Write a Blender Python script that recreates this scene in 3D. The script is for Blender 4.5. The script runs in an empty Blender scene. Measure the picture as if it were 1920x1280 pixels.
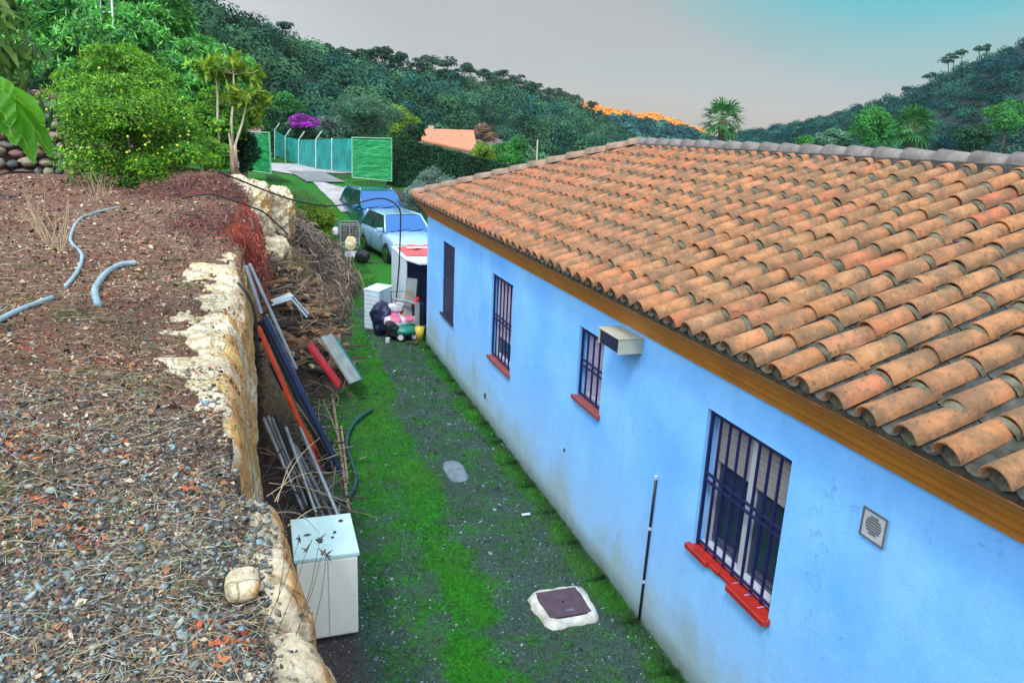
import bpy, math, random
import numpy as np
from mathutils import Vector, noise
from math import radians as R, sin, cos, pi
random.seed(7); rng = np.random.default_rng(11)
S = bpy.context.scene
COL = S.collection

# ------------------------------------------------------------------ camera, world, sun, exposure
H = 4.25
FPX, PITCH, YAW, ROLL = 1408.0, R(15.496), R(18.778), R(2.54)
_d = np.array([sin(YAW)*cos(PITCH), cos(YAW)*cos(PITCH), -sin(PITCH)])
_r0 = np.array([cos(YAW), -sin(YAW), 0.0]); _u0 = np.cross(_r0, _d)
_r = cos(ROLL)*_r0 + sin(ROLL)*_u0; _u = np.cross(_r, _d)
cam = bpy.data.cameras.new('camera'); camo = bpy.data.objects.new('camera', cam); COL.objects.link(camo)
cam.sensor_width = 36; cam.lens = FPX/1920*36; cam.clip_end = 6000; cam.clip_start = 0.05
from mathutils import Matrix
camo.matrix_world = Matrix(((_r[0], _u[0], -_d[0], 0), (_r[1], _u[1], -_d[1], 0), (_r[2], _u[2], -_d[2], H), (0, 0, 0, 1)))
S.camera = camo

def ray(px, py): return (px-960)/FPX*_r - (py-640)/FPX*_u + _d
def aty(px, py, y):
    v = ray(px, py); return np.array([0, 0, H]) + v*(y/v[1])
def atz(px, py, z):
    v = ray(px, py); return np.array([0, 0, H]) + v*((z-H)/v[2])

SUN_EL, SUN_AZ = R(54), R(-142)          # azimuth measured from +Y towards +X
w = bpy.data.worlds.new('World'); S.world = w; w.use_nodes = True
nt = w.node_tree; nt.nodes.clear()
def N(t, **k):
    n = nt.nodes.new(t)
    for a, b in k.items(): setattr(n, a, b)
    return n
wout = N('ShaderNodeOutputWorld'); addw = N('ShaderNodeAddShader')
sky = N('ShaderNodeTexSky', sky_type='NISHITA', sun_disc=False, sun_elevation=SUN_EL, sun_rotation=SUN_AZ)
b1 = N('ShaderNodeBackground'); b1.inputs[1].default_value = 0.02
nt.links.new(sky.outputs[0], b1.inputs[0])
tc = N('ShaderNodeTexCoord')
def dotramp(vec, stops, src=None):
    vm = N('ShaderNodeVectorMath', operation='DOT_PRODUCT'); vm.inputs[1].default_value = vec
    nt.links.new(tc.outputs['Generated'], vm.inputs[0])
    cr = N('ShaderNodeValToRGB'); cr.color_ramp.interpolation = 'EASE'
    e = cr.color_ramp.elements
    while len(e) < len(stops): e.new(0.5)
    for i, (p, c) in enumerate(stops): e[i].position = p; e[i].color = (*c, 1)
    mr = N('ShaderNodeMapRange'); mr.inputs[1].default_value = -1
    nt.links.new(vm.outputs['Value'], mr.inputs[0]); nt.links.new(mr.outputs[0], cr.inputs[0]); return cr
# grey-pink dusk haze near the horizon, turquoise higher on the right, bright pale blue overhead and behind
tr = ray(1900, -950); tr = tr/np.linalg.norm(tr)
g1 = dotramp(tuple(tr), [(0.0, (1.75, 2.0, 2.35)), (0.35, (1.6, 1.8, 2.05)), (0.55, (1.15, 1.25, 1.35)), (0.80, (0.66, 0.66, 0.66)), (0.90, (0.50, 0.46, 0.435)), (0.942, (0.49, 0.465, 0.44)), (0.953, (0.30, 0.52, 0.50)), (0.966, (0.065, 0.58, 0.66)), (1.0, (0.3, 0.5, 0.55))])
zz = dotramp((0, 0, 1), [(0.40, (0.25, 0.24, 0.22)), (0.5, (1.14, 0.96, 0.80)), (0.545, (0.99, 0.97, 0.94)), (0.68, (1.02, 1.02, 1.02)), (0.85, (2.6, 2.75, 2.9))])
mx = N('ShaderNodeMix', data_type='RGBA', blend_type='MULTIPLY'); mx.inputs[0].default_value = 1
nt.links.new(g1.outputs[0], mx.inputs[6]); nt.links.new(zz.outputs[0], mx.inputs[7])
b2 = N('ShaderNodeBackground'); b2.inputs[1].default_value = 0.90
cn = N('ShaderNodeTexNoise'); cn.inputs['Scale'].default_value = 2.2; cn.inputs['Detail'].default_value = 6
cm = N('ShaderNodeMapping'); cm.inputs['Scale'].default_value = (1, 1, 5); nt.links.new(tc.outputs['Generated'], cm.inputs[0]); nt.links.new(cm.outputs[0], cn.inputs['Vector'])
cr_ = N('ShaderNodeValToRGB'); cr_.color_ramp.elements[0].position = .3; cr_.color_ramp.elements[0].color = (.90, .90, .91, 1); cr_.color_ramp.elements[1].position = .7; cr_.color_ramp.elements[1].color = (1.07, 1.06, 1.05, 1); nt.links.new(cn.outputs['Fac'], cr_.inputs[0])
mx2 = N('ShaderNodeMix', data_type='RGBA', blend_type='MULTIPLY'); mx2.inputs[0].default_value = 1; nt.links.new(mx.outputs[2], mx2.inputs[6]); nt.links.new(cr_.outputs[0], mx2.inputs[7])
nt.links.new(mx2.outputs[2], b2.inputs[0])
nt.links.new(b1.outputs[0], addw.inputs[0]); nt.links.new(b2.outputs[0], addw.inputs[1]); nt.links.new(addw.outputs[0], wout.inputs[0])

sl = bpy.data.lights.new('sun', 'SUN'); sl.energy = 2.1; sl.angle = R(9); sl.color = (1.0, 0.96, 0.92)
so = bpy.data.objects.new('sun', sl); COL.objects.link(so)
sd = Vector((sin(SUN_AZ)*cos(SUN_EL), cos(SUN_AZ)*cos(SUN_EL), sin(SUN_EL)))
so.rotation_euler = sd.to_track_quat('Z', 'Y').to_euler()
S.view_settings.view_transform = 'Standard'; S.view_settings.look = 'None'
S.view_settings.exposure = 0.0; S.view_settings.gamma = 1.0
S.cycles.max_bounces = 6; S.cycles.diffuse_bounces = 3; S.cycles.transparent_max_bounces = 6

# ------------------------------------------------------------------ materials
def lk(t, a, b): t.links.new(a, b)
def ramp(t, fac, stops, interp='LINEAR'):
    cr = t.nodes.new('ShaderNodeValToRGB'); cr.color_ramp.interpolation = interp
    e = cr.color_ramp.elements
    while len(e) < len(stops): e.new(0.5)
    for i, (p, c) in enumerate(stops): e[i].position = p; e[i].color = (*c, 1)
    if fac is not None: lk(t, fac, cr.inputs[0])
    return cr.outputs[0]
def tnoise(t, scale, detail=6, rough=0.6, coord='Object', vec=None, stretch=None):
    n = t.nodes.new('ShaderNodeTexNoise'); n.inputs['Scale'].default_value = scale; n.inputs['Detail'].default_value = detail; n.inputs['Roughness'].default_value = rough
    if vec is None:
        c = t.nodes.new('ShaderNodeTexCoord'); vec = c.outputs[coord]
    if stretch:
        mp = t.nodes.new('ShaderNodeMapping'); mp.inputs['Scale'].default_value = stretch; lk(t, vec, mp.inputs[0]); vec = mp.outputs[0]
    lk(t, vec, n.inputs['Vector']); return n.outputs['Fac']
def mixc(t, fac, a, b, mode='MIX'):
    m = t.nodes.new('ShaderNodeMix'); m.data_type = 'RGBA'; m.blend_type = mode
    for s, v in ((0, fac), (6, a), (7, b)):
        if hasattr(v, 'links'): lk(t, v, m.inputs[s])
        else: m.inputs[s].default_value = v if s == 0 else (*v, 1)
    return m.outputs[2]
def math_(t, op, a, b=0.0, clamp=False):
    m = t.nodes.new('ShaderNodeMath'); m.operation = op; m.use_clamp = clamp
    for s, v in ((0, a), (1, b)):
        if hasattr(v, 'links'): lk(t, v, m.inputs[s])
        else: m.inputs[s].default_value = v
    return m.outputs[0]
def island(t):
    return t.nodes.new('ShaderNodeNewGeometry').outputs['Random Per Island']
def newmat(name):
    m = bpy.data.materials.new(name); m.use_nodes = True
    t = m.node_tree; p = t.nodes['Principled BSDF']; return m, t, p
def bump(t, p, h, strength=0.4, dist=0.01):
    b = t.nodes.new('ShaderNodeBump'); b.inputs['Strength'].default_value = strength; b.inputs['Distance'].default_value = dist
    lk(t, h, b.inputs['Height']); lk(t, b.outputs[0], p.inputs['Normal'])
def plain(name, c, rough=0.6, metal=0.0, var=0.25, scale=8, bs=0.15, spec=0.5, stretch=None):
    m, t, p = newmat(name)
    n = tnoise(t, scale, 5, stretch=stretch)
    c2 = tuple(max(0, x*(1-var)) for x in c); c3 = tuple(min(1, x*(1+var)) for x in c)
    lk(t, ramp(t, n, [(0.3, c2), (0.7, c3)]), p.inputs['Base Color'])
    p.inputs['Roughness'].default_value = rough; p.inputs['Metallic'].default_value = metal
    p.inputs['Specular IOR Level'].default_value = spec
    if bs: bump(t, p, tnoise(t, scale*4, 4, stretch=stretch), bs, 0.01)
    return m
def foliage(name, cols, nscale=0.8, trans=0.25, rough=0.55, dark=(0.45, 1.35), spec=.3):
    m, t, p = newmat(name)
    k = len(cols)
    c = ramp(t, island(t), [(i/(k-1) if k > 1 else 0, cc) for i, cc in enumerate(cols)])
    n = tnoise(t, nscale, 3)
    v = ramp(t, n, [(0.32, (dark[0],)*3), (0.68, (dark[1],)*3)])
    c = mixc(t, 1.0, c, v, 'MULTIPLY')
    lk(t, c, p.inputs['Base Color']); p.inputs['Roughness'].default_value = rough; p.inputs['Specular IOR Level'].default_value = spec
    if trans:
        tl = t.nodes.new('ShaderNodeBsdfTranslucent'); lk(t, c, tl.inputs[0])
        ms = t.nodes.new('ShaderNodeMixShader'); ms.inputs[0].default_value = trans
        lk(t, p.outputs[0], ms.inputs[1]); lk(t, tl.outputs[0], ms.inputs[2]); lk(t, ms.outputs[0], t.nodes['Material Output'].inputs[0])
    return m
def bits(name, cols, rough=0.8, spec=0.3):
    m, t, p = newmat(name); k = len(cols)
    c = ramp(t, island(t), [(i/k, cc) for i, cc in enumerate(cols)], 'CONSTANT')
    n = tnoise(t, 30, 3); c = mixc(t, 1.0, c, ramp(t, n, [(0.3, (0.7,)*3), (0.7, (1.2,)*3)]), 'MULTIPLY')
    lk(t, c, p.inputs['Base Color']); p.inputs['Roughness'].default_value = rough; p.inputs['Specular IOR Level'].default_value = spec
    return m

# ------------------------------------------------------------------ mesh helpers
def link(o, parent=None):
    COL.objects.link(o)
    if parent is not None: o.parent = parent
    return o
def mesh_np(name, V, F, mats, parent=None, smooth=False, mi=None, loc=None):
    """V (n,3) array, F (m,k) int array or list"""
    me = bpy.data.meshes.new(name)
    V = np.asarray(V, dtype=np.float32)
    if isinstance(F, np.ndarray):
        m, k = F.shape
        me.vertices.add(len(V)); me.vertices.foreach_set('co', V.ravel())
        me.loops.add(m*k); me.loops.foreach_set('vertex_index', F.astype(np.int32).ravel())
        me.polygons.add(m); me.polygons.foreach_set('loop_start', np.arange(0, m*k, k, dtype=np.int32))
        me.update(calc_edges=True)
    else:
        me.from_pydata(V.tolist(), [], F); me.update()
    for x in (mats if isinstance(mats, (list, tuple)) else [mats]): me.materials.append(x)
    if mi is not None: me.polygons.foreach_set('material_index', np.asarray(mi, dtype=np.int32))
    if smooth: me.polygons.foreach_set('use_smooth', np.ones(len(me.polygons), dtype=bool))
    o = bpy.data.objects.new(name, me)
    if loc is not None: o.location = loc
    return link(o, parent)
class MB:
    def __init__(s): s.V = []; s.F = []; s.M = []
    def add(s, V, F, m=0):
        b = len(s.V); s.V += [tuple(v) for v in V]; s.F += [tuple(b+i for i in f) for f in F]; s.M += [m]*len(F); return s
    def box(s, x0, x1, y0, y1, z0, z1, m=0, rz=0, tilt=None):
        c = ((x0+x1)/2, (y0+y1)/2, (z0+z1)/2)
        b = min(abs(x1-x0), abs(y1-y0), abs(z1-z0))*0.12; b = min(b, 0.012)
        return s.obox(c, (x1-x0, y1-y0, z1-z0), Matrix.Rotation(rz, 3, 'Z'), m, b)
    def obox(s, c, d, rot, m=0, bev=0.004):
        # box with chamfered edges
        hx, hy, hz = d[0]/2, d[1]/2, d[2]/2; V = []; F = []
        idx = {}
        for sx in (-1, 1):
            for sy in (-1, 1):
                for sz in (-1, 1):
                    for a in range(3):
                        p = [sx*hx, sy*hy, sz*hz]
                        for q in range(3):
                            if q != a: p[q] -= (sx, sy, sz)[q]*bev
                        idx[(sx, sy, sz, a)] = len(V); V.append(rot @ Vector(p) + Vector(c))
        for a in range(3):
            o1, o2 = [q for q in range(3) if q != a]
            for sg in (-1, 1):
                f = []
                for (s1, s2) in ((-1, -1), (1, -1), (1, 1), (-1, 1)):
                    k = [0, 0, 0]; k[a] = sg; k[o1] = s1; k[o2] = s2; f.append(idx[(*k, a)])
                F.append(f)
            # edges along axis a
            for s1 in (-1, 1):
                for s2 in (-1, 1):
                    k0 = [0, 0, 0]; k1 = [0, 0, 0]; k0[a] = -1; k1[a] = 1; k0[o1] = k1[o1] = s1; k0[o2] = k1[o2] = s2
                    F.append([idx[(*k0, o1)], idx[(*k1, o1)], idx[(*k1, o2)], idx[(*k0, o2)]])
        for sx in (-1, 1):
            for sy in (-1, 1):
                for sz in (-1, 1): F.append([idx[(sx, sy, sz, a)] for a in range(3)])
        return s.add(V, F, m)
    def beam(s, p, q, wd, th, m=0, up=(0, 0, 1)):
        p, q = Vector(p), Vector(q); d = (q-p); L = d.length; d.normalize(); u = Vector(up)
        x = d.cross(u).normalized(); z = x.cross(d)
        rot = Matrix((x, d, z)).transposed()
        return s.obox((p+q)/2, (wd, L, th), rot, m, min(wd, th)*0.12)
    def tube(s, pts, r, n=6, m=0, cap=True):
        pts = [Vector(p) for p in pts]; rs = r if isinstance(r, (list, tuple)) else [r]*len(pts)
        b = len(s.V); prev = None
        for i, p in enumerate(pts):
            d = (pts[min(i+1, len(pts)-1)] - pts[max(i-1, 0)]).normalized()
            if prev is None:
                x = d.orthogonal().normalized()
            else:
                x = (prev - d*prev.dot(d)).normalized()
            prev = x; y = d.cross(x)
            for k in range(n):
                a = 2*pi*k/n; s.V.append(tuple(p + (x*cos(a)+y*sin(a))*rs[i]))
        for i in range(len(pts)-1):
            for k in range(n):
                s.F.append((b+i*n+k, b+i*n+(k+1) % n, b+(i+1)*n+(k+1) % n, b+(i+1)*n+k)); s.M.append(m)
        if cap:
            s.F.append(tuple(b+k for k in range(n))[::-1]); s.M.append(m)
            s.F.append(tuple(b+(len(pts)-1)*n+k for k in range(n))); s.M.append(m)
        return s
    def disc(s, c, axis, r, th, n=16, m=0):
        c = Vector(c); a = Vector(axis).normalized(); return s.tube([c-a*th/2, c+a*th/2], r, n, m)
    def ellip(s, c, rad, n=8, k=5, m=0, jit=0.0):
        V = [(c[0], c[1], c[2]-rad[2])]; F = []
        for i in range(1, k):
            t = -pi/2+pi*i/k
            for j in range(n):
                q = 1+random.uniform(-jit, jit); V.append((c[0]+rad[0]*cos(t)*cos(2*pi*j/n)*q, c[1]+rad[1]*cos(t)*sin(2*pi*j/n)*q, c[2]+rad[2]*sin(t)*q))
        V.append((c[0], c[1], c[2]+rad[2])); L = len(V)-1
        for j in range(n):
            F.append((0, 1+(j+1) % n, 1+j)); F.append((L, L-n+j, L-n+(j+1) % n))
            for i in range(k-2): F.append((1+i*n+j, 1+i*n+(j+1) % n, 1+(i+1)*n+(j+1) % n, 1+(i+1)*n+j))
        return s.add(V, F, m)
    def build(s, name, mats, parent=None, smooth=False, loc=None):
        o = mesh_np(name, s.V, s.F, mats, parent, False, s.M, loc)
        if smooth:
            o.data.polygons.foreach_set('use_smooth', [True]*len(o.data.polygons))
        return o
def tag(o, label=None, cat=None, group=None, kind=None):
    if label: o['label'] = label
    if cat: o['category'] = cat
    if group: o['group'] = group
    if kind: o['kind'] = kind
    return o
def empty(name, loc, label, cat, group=None):
    o = bpy.data.objects.new(name, None); o.location = loc; o.empty_display_size = 0.2; COL.objects.link(o); return tag(o, label, cat, group)
def part(name, mb, mats, root, smooth=False):
    """mesh given in world coordinates, parented to an unrotated thing"""
    L = np.array(root.location); P = root.parent
    while P is not None: L = L+np.array(P.location); P = P.parent
    o = mesh_np(name, np.array(mb.V)-L, mb.F, mats, root, smooth, mb.M); return o

def fbm(P, scale, octs=4, seed=0.0):
    out = np.zeros(len(P))
    for i, p in enumerate(P):
        v = Vector((p[0]*scale+seed, p[1]*scale+seed*1.7, p[2]*scale-seed)); out[i] = noise.fractal(v, 0.9, 2.1, octs)
    return out
def ss(a, b, x):
    t = np.clip((np.asarray(x, float)-a)/(b-a), 0, 1); return t*t*(3-2*t)

# leaf quads ---------------------------------------------------------
def leaves(C, L, W, D=None, Nn=None, jit=0.6, fold=0.0):
    """C (n,3) centres; L length, W width (scalars or arrays); D preferred axis dir (n,3); Nn preferred normals"""
    n = len(C)
    if D is None: D = rng.normal(size=(n, 3))
    D = D/np.linalg.norm(D, axis=1, keepdims=True) + rng.normal(size=(n, 3))*jit*0.6
    D /= np.linalg.norm(D, axis=1, keepdims=True)
    if Nn is None: Nn = rng.normal(size=(n, 3))
    Nn = Nn/np.maximum(np.linalg.norm(Nn, axis=1, keepdims=True), 1e-6) + rng.normal(size=(n, 3))*jit*0.6
    X = np.cross(D, Nn); X /= np.maximum(np.linalg.norm(X, axis=1, keepdims=True), 1e-6)
    Nn = np.cross(X, D)
    L = np.broadcast_to(np.asarray(L, float), (n,))[:, None]; W = np.broadcast_to(np.asarray(W, float), (n,))[:, None]
    V = np.stack([C-D*L/2, C+X*W/2+Nn*fold*W+D*L*0.05, C+D*L/2-Nn*fold*L*0.5, C-X*W/2+Nn*fold*W+D*L*0.05], 1)
    return V.reshape(-1, 3)
def quads(n): return np.arange(n*4).reshape(n, 4)
def crown_pts(n, clumps, c, rad, cl=0.33, flat=1.0, low=-0.6):
    """points on lumpy clumps in an ellipsoid; returns points, outward normals"""
    cc = rng.normal(size=(clumps, 3)); cc /= np.linalg.norm(cc, axis=1, keepdims=True)
    cc *= rng.uniform(0.35, 0.8, (clumps, 1)); cc[:, 2] = np.maximum(cc[:, 2], low)
    rr = rng.uniform(0.7, 1.25, clumps)*cl
    k = rng.integers(0, clumps, n)
    q = rng.normal(size=(n, 3)); q /= np.linalg.norm(q, axis=1, keepdims=True)
    q[:, 2] = np.where(q[:, 2] < -0.3, -q[:, 2], q[:, 2])
    P = cc[k] + q*(rr[k]*rng.uniform(0.7, 1.08, n))[:, None]
    Nn = q + cc[k]*0.6
    P = P*np.array(rad) + np.array(c)
    return P, Nn
def trunk_mb(base, top, r, limbs=5, spread=1.0, mb=None):
    mb = mb or MB(); base = Vector(base); top = Vector(top); n = 6; pts = []
    for i in range(n):
        t = i/(n-1); p = base.lerp(top, t); pts.append(p+Vector((random.uniform(-1, 1), random.uniform(-1, 1), 0))*r*0.7*(0 < i < n))
    mb.tube(pts, [r*(1.25-0.7*i/(n-1)) for i in range(n)], 7)
    for j in range(limbs):
        a = 2*pi*j/limbs+random.random(); s0 = base.lerp(top, random.uniform(0.45, 0.9))
        e = s0+Vector((cos(a)*spread, sin(a)*spread, random.uniform(0.4, 1.0)*spread)); m_ = s0.lerp(e, 0.5)+Vector((0, 0, spread*0.08))
        mb.tube([s0, m_, e], [r*0.5, r*0.33, r*0.14], 5)
    return mb

# ------------------------------------------------------------------ ground
def G(x, y):
    x = np.asarray(x, float); y = np.asarray(y, float)
    z = 1.72*ss(26, 36, y)
    z = z - 4.2*ss(6, 22, x)*ss(26, 50, y) - 2.9*ss(60, 85, y)*ss(-30, 0, x) - 4*ss(110, 300, y)
    z = z + 1.2*ss(0, -9, x)*ss(20, 30, y)
    return z
def ground_mats():
    m, t, p = newmat('grass_ground')
    a = t.nodes.new('ShaderNodeAttribute'); a.attribute_name = 'cover'
    sp = t.nodes.new('ShaderNodeSeparateColor'); lk(t, a.outputs['Color'], sp.inputs[0])
    n1 = tnoise(t, 3.0, 8, 0.7); n2 = tnoise(t, 22, 6, 0.7); n3 = tnoise(t, 0.5, 4)
    vo = t.nodes.new('ShaderNodeTexVoronoi'); vo.inputs['Scale'].default_value = 45
    c = t.nodes.new('ShaderNodeTexCoord'); lk(t, c.outputs['Object'], vo.inputs['Vector'])
    gravel = mixc(t, n2, (0.015, 0.032, 0.025), (0.07, 0.115, 0.11))
    gravel = mixc(t, ramp(t, vo.outputs['Distance'], [(0.1, (0, 0, 0)), (0.5, (1, 1, 1))]), mixc(t, 0.6, vo.outputs['Color'], gravel), gravel)
    gravel = mixc(t, 0.75, gravel, mixc(t, n2, (0.010, 0.032, 0.018), (0.055, 0.105, 0.085)))
    grass = mixc(t, ramp(t, n2, [(.3, (0, 0, 0)), (.7, (1, 1, 1))]), (0.008, 0.04, 0.006), (0.022, 0.25, 0.010)); grass = mixc(t, ramp(t, n3, [(.45, (0, 0, 0)), (.65, (.6, .6, .6))]), grass, (0.05, 0.085, 0.03))
    soil = mixc(t, n2, (0.03, 0.022, 0.022), (0.10, 0.075, 0.07))
    jit = math_(t, 'MULTIPLY', math_(t, 'SUBTRACT', n1, 0.5), 1.6)
    fg = math_(t, 'ADD', sp.outputs[0], jit, True)
    fs = math_(t, 'ADD', sp.outputs[1], math_(t, 'MULTIPLY', jit, 0.6), True)
    fg = ramp(t, fg, [(0.35, (0, 0, 0)), (0.62, (1, 1, 1))]); fs = ramp(t, fs, [(0.4, (0, 0, 0)), (0.65, (1, 1, 1))])
    col = mixc(t, fs, mixc(t, fg, gravel, grass), soil)
    lk(t, col, p.inputs['Base Color']); p.inputs['Roughness'].default_value = 0.9; p.inputs['Specular IOR Level'].default_value = 0.2
    h = math_(t, 'ADD', n2, math_(t, 'MULTIPLY', vo.outputs['Distance'], 0.6)); bump(t, p, h, 0.7, 0.03)
    return m
def cover(x, y):
    """grass, soil amounts"""
    x = np.asarray(x, float); y = np.asarray(y, float)
    wob = 0.15*np.sin(y*0.9+1)+0.1*np.sin(y*2.3)
    g = np.exp(-((x-1.62-wob*0.7)/0.36)**2)*0.95
    g = np.maximum(g, 0.8*np.exp(-((x-3.0)/0.22)**2))
    g = np.maximum(g, 0.52*np.exp(-((x-2.35-wob)/0.22)**2)*(0.6+0.4*np.sin(y*1.3)))
    g = np.maximum(g*(.85+.15*np.sin(y*2.9+x*5)), 0.38); g = np.maximum(g, (.47+.17*ss(7.0, 9.0, y))*ss(2.1, 1.8, x)*ss(.5, .9, x)); g = np.maximum(g, .8*ss(2.2, 1.9, x)*ss(10.5, 12, y))
    g = np.where(y > 17, np.maximum(g, 0.72*ss(17, 19, y)), g)
    g = np.where(y > 24, .72, g)
    s = 0.95*np.exp(-(((x-1.5)/0.5)**2+((y-17.6)/3.4)**2)) + 0.8*ss(1.0, 0.4, x)*ss(26, 22, y) + 0.7*np.exp(-(((x-2.5)/.35)**2+((y-19.5)/1.0)**2))
    s = s + 0.85*np.exp(-(((x-5.6)/1.3)**2+((y-33)/2.0)**2))
    s = s + 0.75*np.exp(-(((x-1.3)/1.0)**2+((y-31)/2.2)**2))*0.5
    return np.clip(g, 0, 1), np.clip(s, 0, 1)
M_ground = ground_mats()
def gridmesh(name, xs, ys, zf, mat, smooth=True):
    X, Y = np.meshgrid(xs, ys); Z = zf(X, Y)
    V = np.stack([X, Y, Z], -1).reshape(-1, 3); nx, ny = len(xs), len(ys)
    i = (np.arange(ny-1)[:, None]*nx + np.arange(nx-1)[None]).ravel()
    F = np.stack([i, i+1, i+nx+1, i+nx], 1)
    return mesh_np(name, V, F, mat, None, smooth)
xs = np.concatenate([np.linspace(-1500, -100, 12), np.linspace(-95, -12, 18), np.linspace(-11, 0, 36), np.arange(0.1, 4.2, 0.06), np.linspace(4.3, 12, 34), np.linspace(13, 90, 30), np.linspace(100, 1500, 14)])
ys = np.concatenate([np.linspace(-300, -8, 8), np.arange(-6, 2, 0.4), np.arange(2, 17, 0.08), np.arange(17, 30, 0.18), np.arange(30, 62, 0.3), np.linspace(63, 130, 30), np.linspace(135, 2500, 20)])
def gz(X, Y):
    near = (X > 0) & (X < 4.2) & (Y > 0) & (Y < 28)
    z = G(X, Y)
    Pn = np.stack([X.ravel(), Y.ravel(), np.zeros(X.size)], 1); nz = np.zeros(X.size)
    m = near.ravel(); nz[m] = fbm(Pn[m], 1.6, 5)*0.022
    return z + nz.reshape(X.shape) - 0.5*((X > 4.4) & (X < 9) & (Y < 14) & (Y > -5))
ground = gridmesh('ground', xs, ys, gz, M_ground)
X, Y = np.meshgrid(xs, ys); g_, s_ = cover(X, Y)
ca = ground.data.color_attributes.new('cover', 'FLOAT_COLOR', 'POINT')
ca.data.foreach_set('color', np.stack([g_, s_, 0*g_, 0*g_+1], -1).astype(np.float32).ravel())
tag(ground, kind='structure')

# driveway: pale worn concrete with a darker asphalt patch
def atg(px, py):
    v = ray(px, py); v = v/v[1]; lo, hi = 5.0, 120.0
    for s_ in np.linspace(5, 120, 461):
        p = np.array([0, 0, H])+v*s_
        if p[2] < float(G(p[0], p[1])): hi = s_; lo = s_-.25; break
    for _ in range(20):
        m_ = (lo+hi)/2; p = np.array([0, 0, H])+v*m_
        if p[2] < float(G(p[0], p[1])): hi = m_
        else: lo = m_
    return p
def drape(name, poly, mat, off, n=14):
    """poly: left edge pts and right edge pts (pixel pairs), draped on the ground"""
    L, Rr = poly; rows = []
    for (a, b) in zip(L, Rr):
        A, B = atg(*a), atg(*b); rows.append((A, B))
    V = []; F = []; R2 = []
    for i in range(len(rows)-1):
        for k in range(5):
            t = k/5; R2.append((rows[i][0]*(1-t)+rows[i+1][0]*t, rows[i][1]*(1-t)+rows[i+1][1]*t))
    R2.append(rows[-1])
    for A, B in R2:
        for k in range(n+1):
            q = A*(1-k/n)+B*k/n; V.append((q[0], q[1], float(G(q[0], q[1]))+off))
    for i in range(len(R2)-1):
        for k in range(n):
            a = i*(n+1)+k; F.append((a, a+1, a+n+2, a+n+1))
    o = mesh_np(name, V, F, mat, None, True); return tag(o, kind='structure')
M_conc = plain('worn_concrete', (0.34, 0.325, 0.33), 0.9, var=0.3, scale=1.6, bs=0.3)
M_asph = plain('patched_asphalt', (0.16, 0.17, 0.18), 0.9, var=0.35, scale=2.0, bs=0.3)
drape('driveway', ([(470, 306), (536, 316), (575, 338), (600, 358), (628, 385), (640, 400)], [(470, 315), (560, 330), (620, 348), (655, 356), (700, 375), (720, 390)]), M_conc, 0.050)
drape('driveway_far', ([(440, 300), (505, 307), (560, 309), (640, 318), (680, 322)], [(440, 315), (505, 322), (560, 323), (640, 327), (690, 326)]), M_conc, 0.056)
drape('asphalt_patch', ([(540, 322), (560, 334), (575, 343)], [(606, 324), (630, 336), (648, 344)]), M_asph, 0.066)

# ------------------------------------------------------------------ terrace
def ridge_edge(y):   # right edge of the terrace soil, under the boulders
    return np.interp(y, [-3, 1.9, 2.4, 3.3, 5.2, 7.3, 9.7, 12, 15, 18, 20], [-0.2, -0.16, -0.2, -0.3, -0.5, -0.42, -0.4, -0.45, -0.5, -0.5, -0.5])
def T(x, y):
    x = np.asarray(x, float); y = np.asarray(y, float)
    z = 2.65+0.04*np.sin(x*1.3+y*0.7)+0.03*np.sin(y*1.9-x)
    xb = np.interp(y, [1.5, 1.95, 2.4, 3.3, 3.5, 4.4, 5.2, 6.2, 7.3, 9.7, 12, 16], [-.02, -.03, -.13, -.14, -.30, -.38, -.57, -.47, -.45, -.42, -.3, -.3])+.05*np.sin(y*7)+.03*np.sin(y*17+1)
    z = z + .075*ss(xb+.03, xb-.09, x)
    z = z + 0.35*np.exp(-(((x+0.9)/0.6)**2+((y-15.5)/2.2)**2)) - 0.03*ss(-1.2, -0.2, x)
    return z
m, t, p = newmat('terrace_soil')
n1 = tnoise(t, 2.2, 8, 0.7); n2 = tnoise(t, 40, 6, 0.75); n3 = tnoise(t, 9, 7, 0.75)
c = t.nodes.new('ShaderNodeTexCoord'); sx = t.nodes.new('ShaderNodeSeparateXYZ'); lk(t, c.outputs['Object'], sx.inputs[0])
near = ramp(t, math_(t, 'ADD', sx.outputs[1], math_(t, 'MULTIPLY', n1, 1.5)), [(0.0, (1, 1, 1)), (1.0, (0, 0, 0))])
mr = t.nodes.new('ShaderNodeMapRange'); mr.inputs[1].default_value = 3.2; mr.inputs[2].default_value = 6.0
lk(t, math_(t, 'ADD', sx.outputs[1], math_(t, 'MULTIPLY', n1, 2.0)), mr.inputs[0])
brown = ramp(t, n2, [(0.25, (0.045, 0.026, 0.020)), (0.5, (0.16, 0.095, 0.068)), (0.72, (0.36, 0.23, 0.16))])
grey = ramp(t, n2, [(0.25, (0.03, 0.03, 0.028)), (0.5, (0.13, 0.125, 0.11)), (0.75, (0.30, 0.28, 0.25))])
red = ramp(t, n3, [(0.35, (0.09, 0.05, 0.04)), (0.6, (0.26, 0.10, 0.07))])
col = mixc(t, mr.outputs[0], grey, mixc(t, ramp(t, n1, [(0.4, (0, 0, 0)), (0.65, (0.7, 0.7, 0.7))]), brown, red))
lk(t, col, p.inputs['Base Color']); p.inputs['Roughness'].default_value = 0.95; p.inputs['Specular IOR Level'].default_value = 0.15
bump(t, p, math_(t, 'ADD', n2, n3), 0.9, 0.03); M_terr = m
tx = np.concatenate([np.linspace(-40, -9, 12), np.arange(-8.5, -3, 0.25), np.arange(-3, 0.01, 0.045), np.linspace(0.02, 0.5, 8)])
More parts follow.
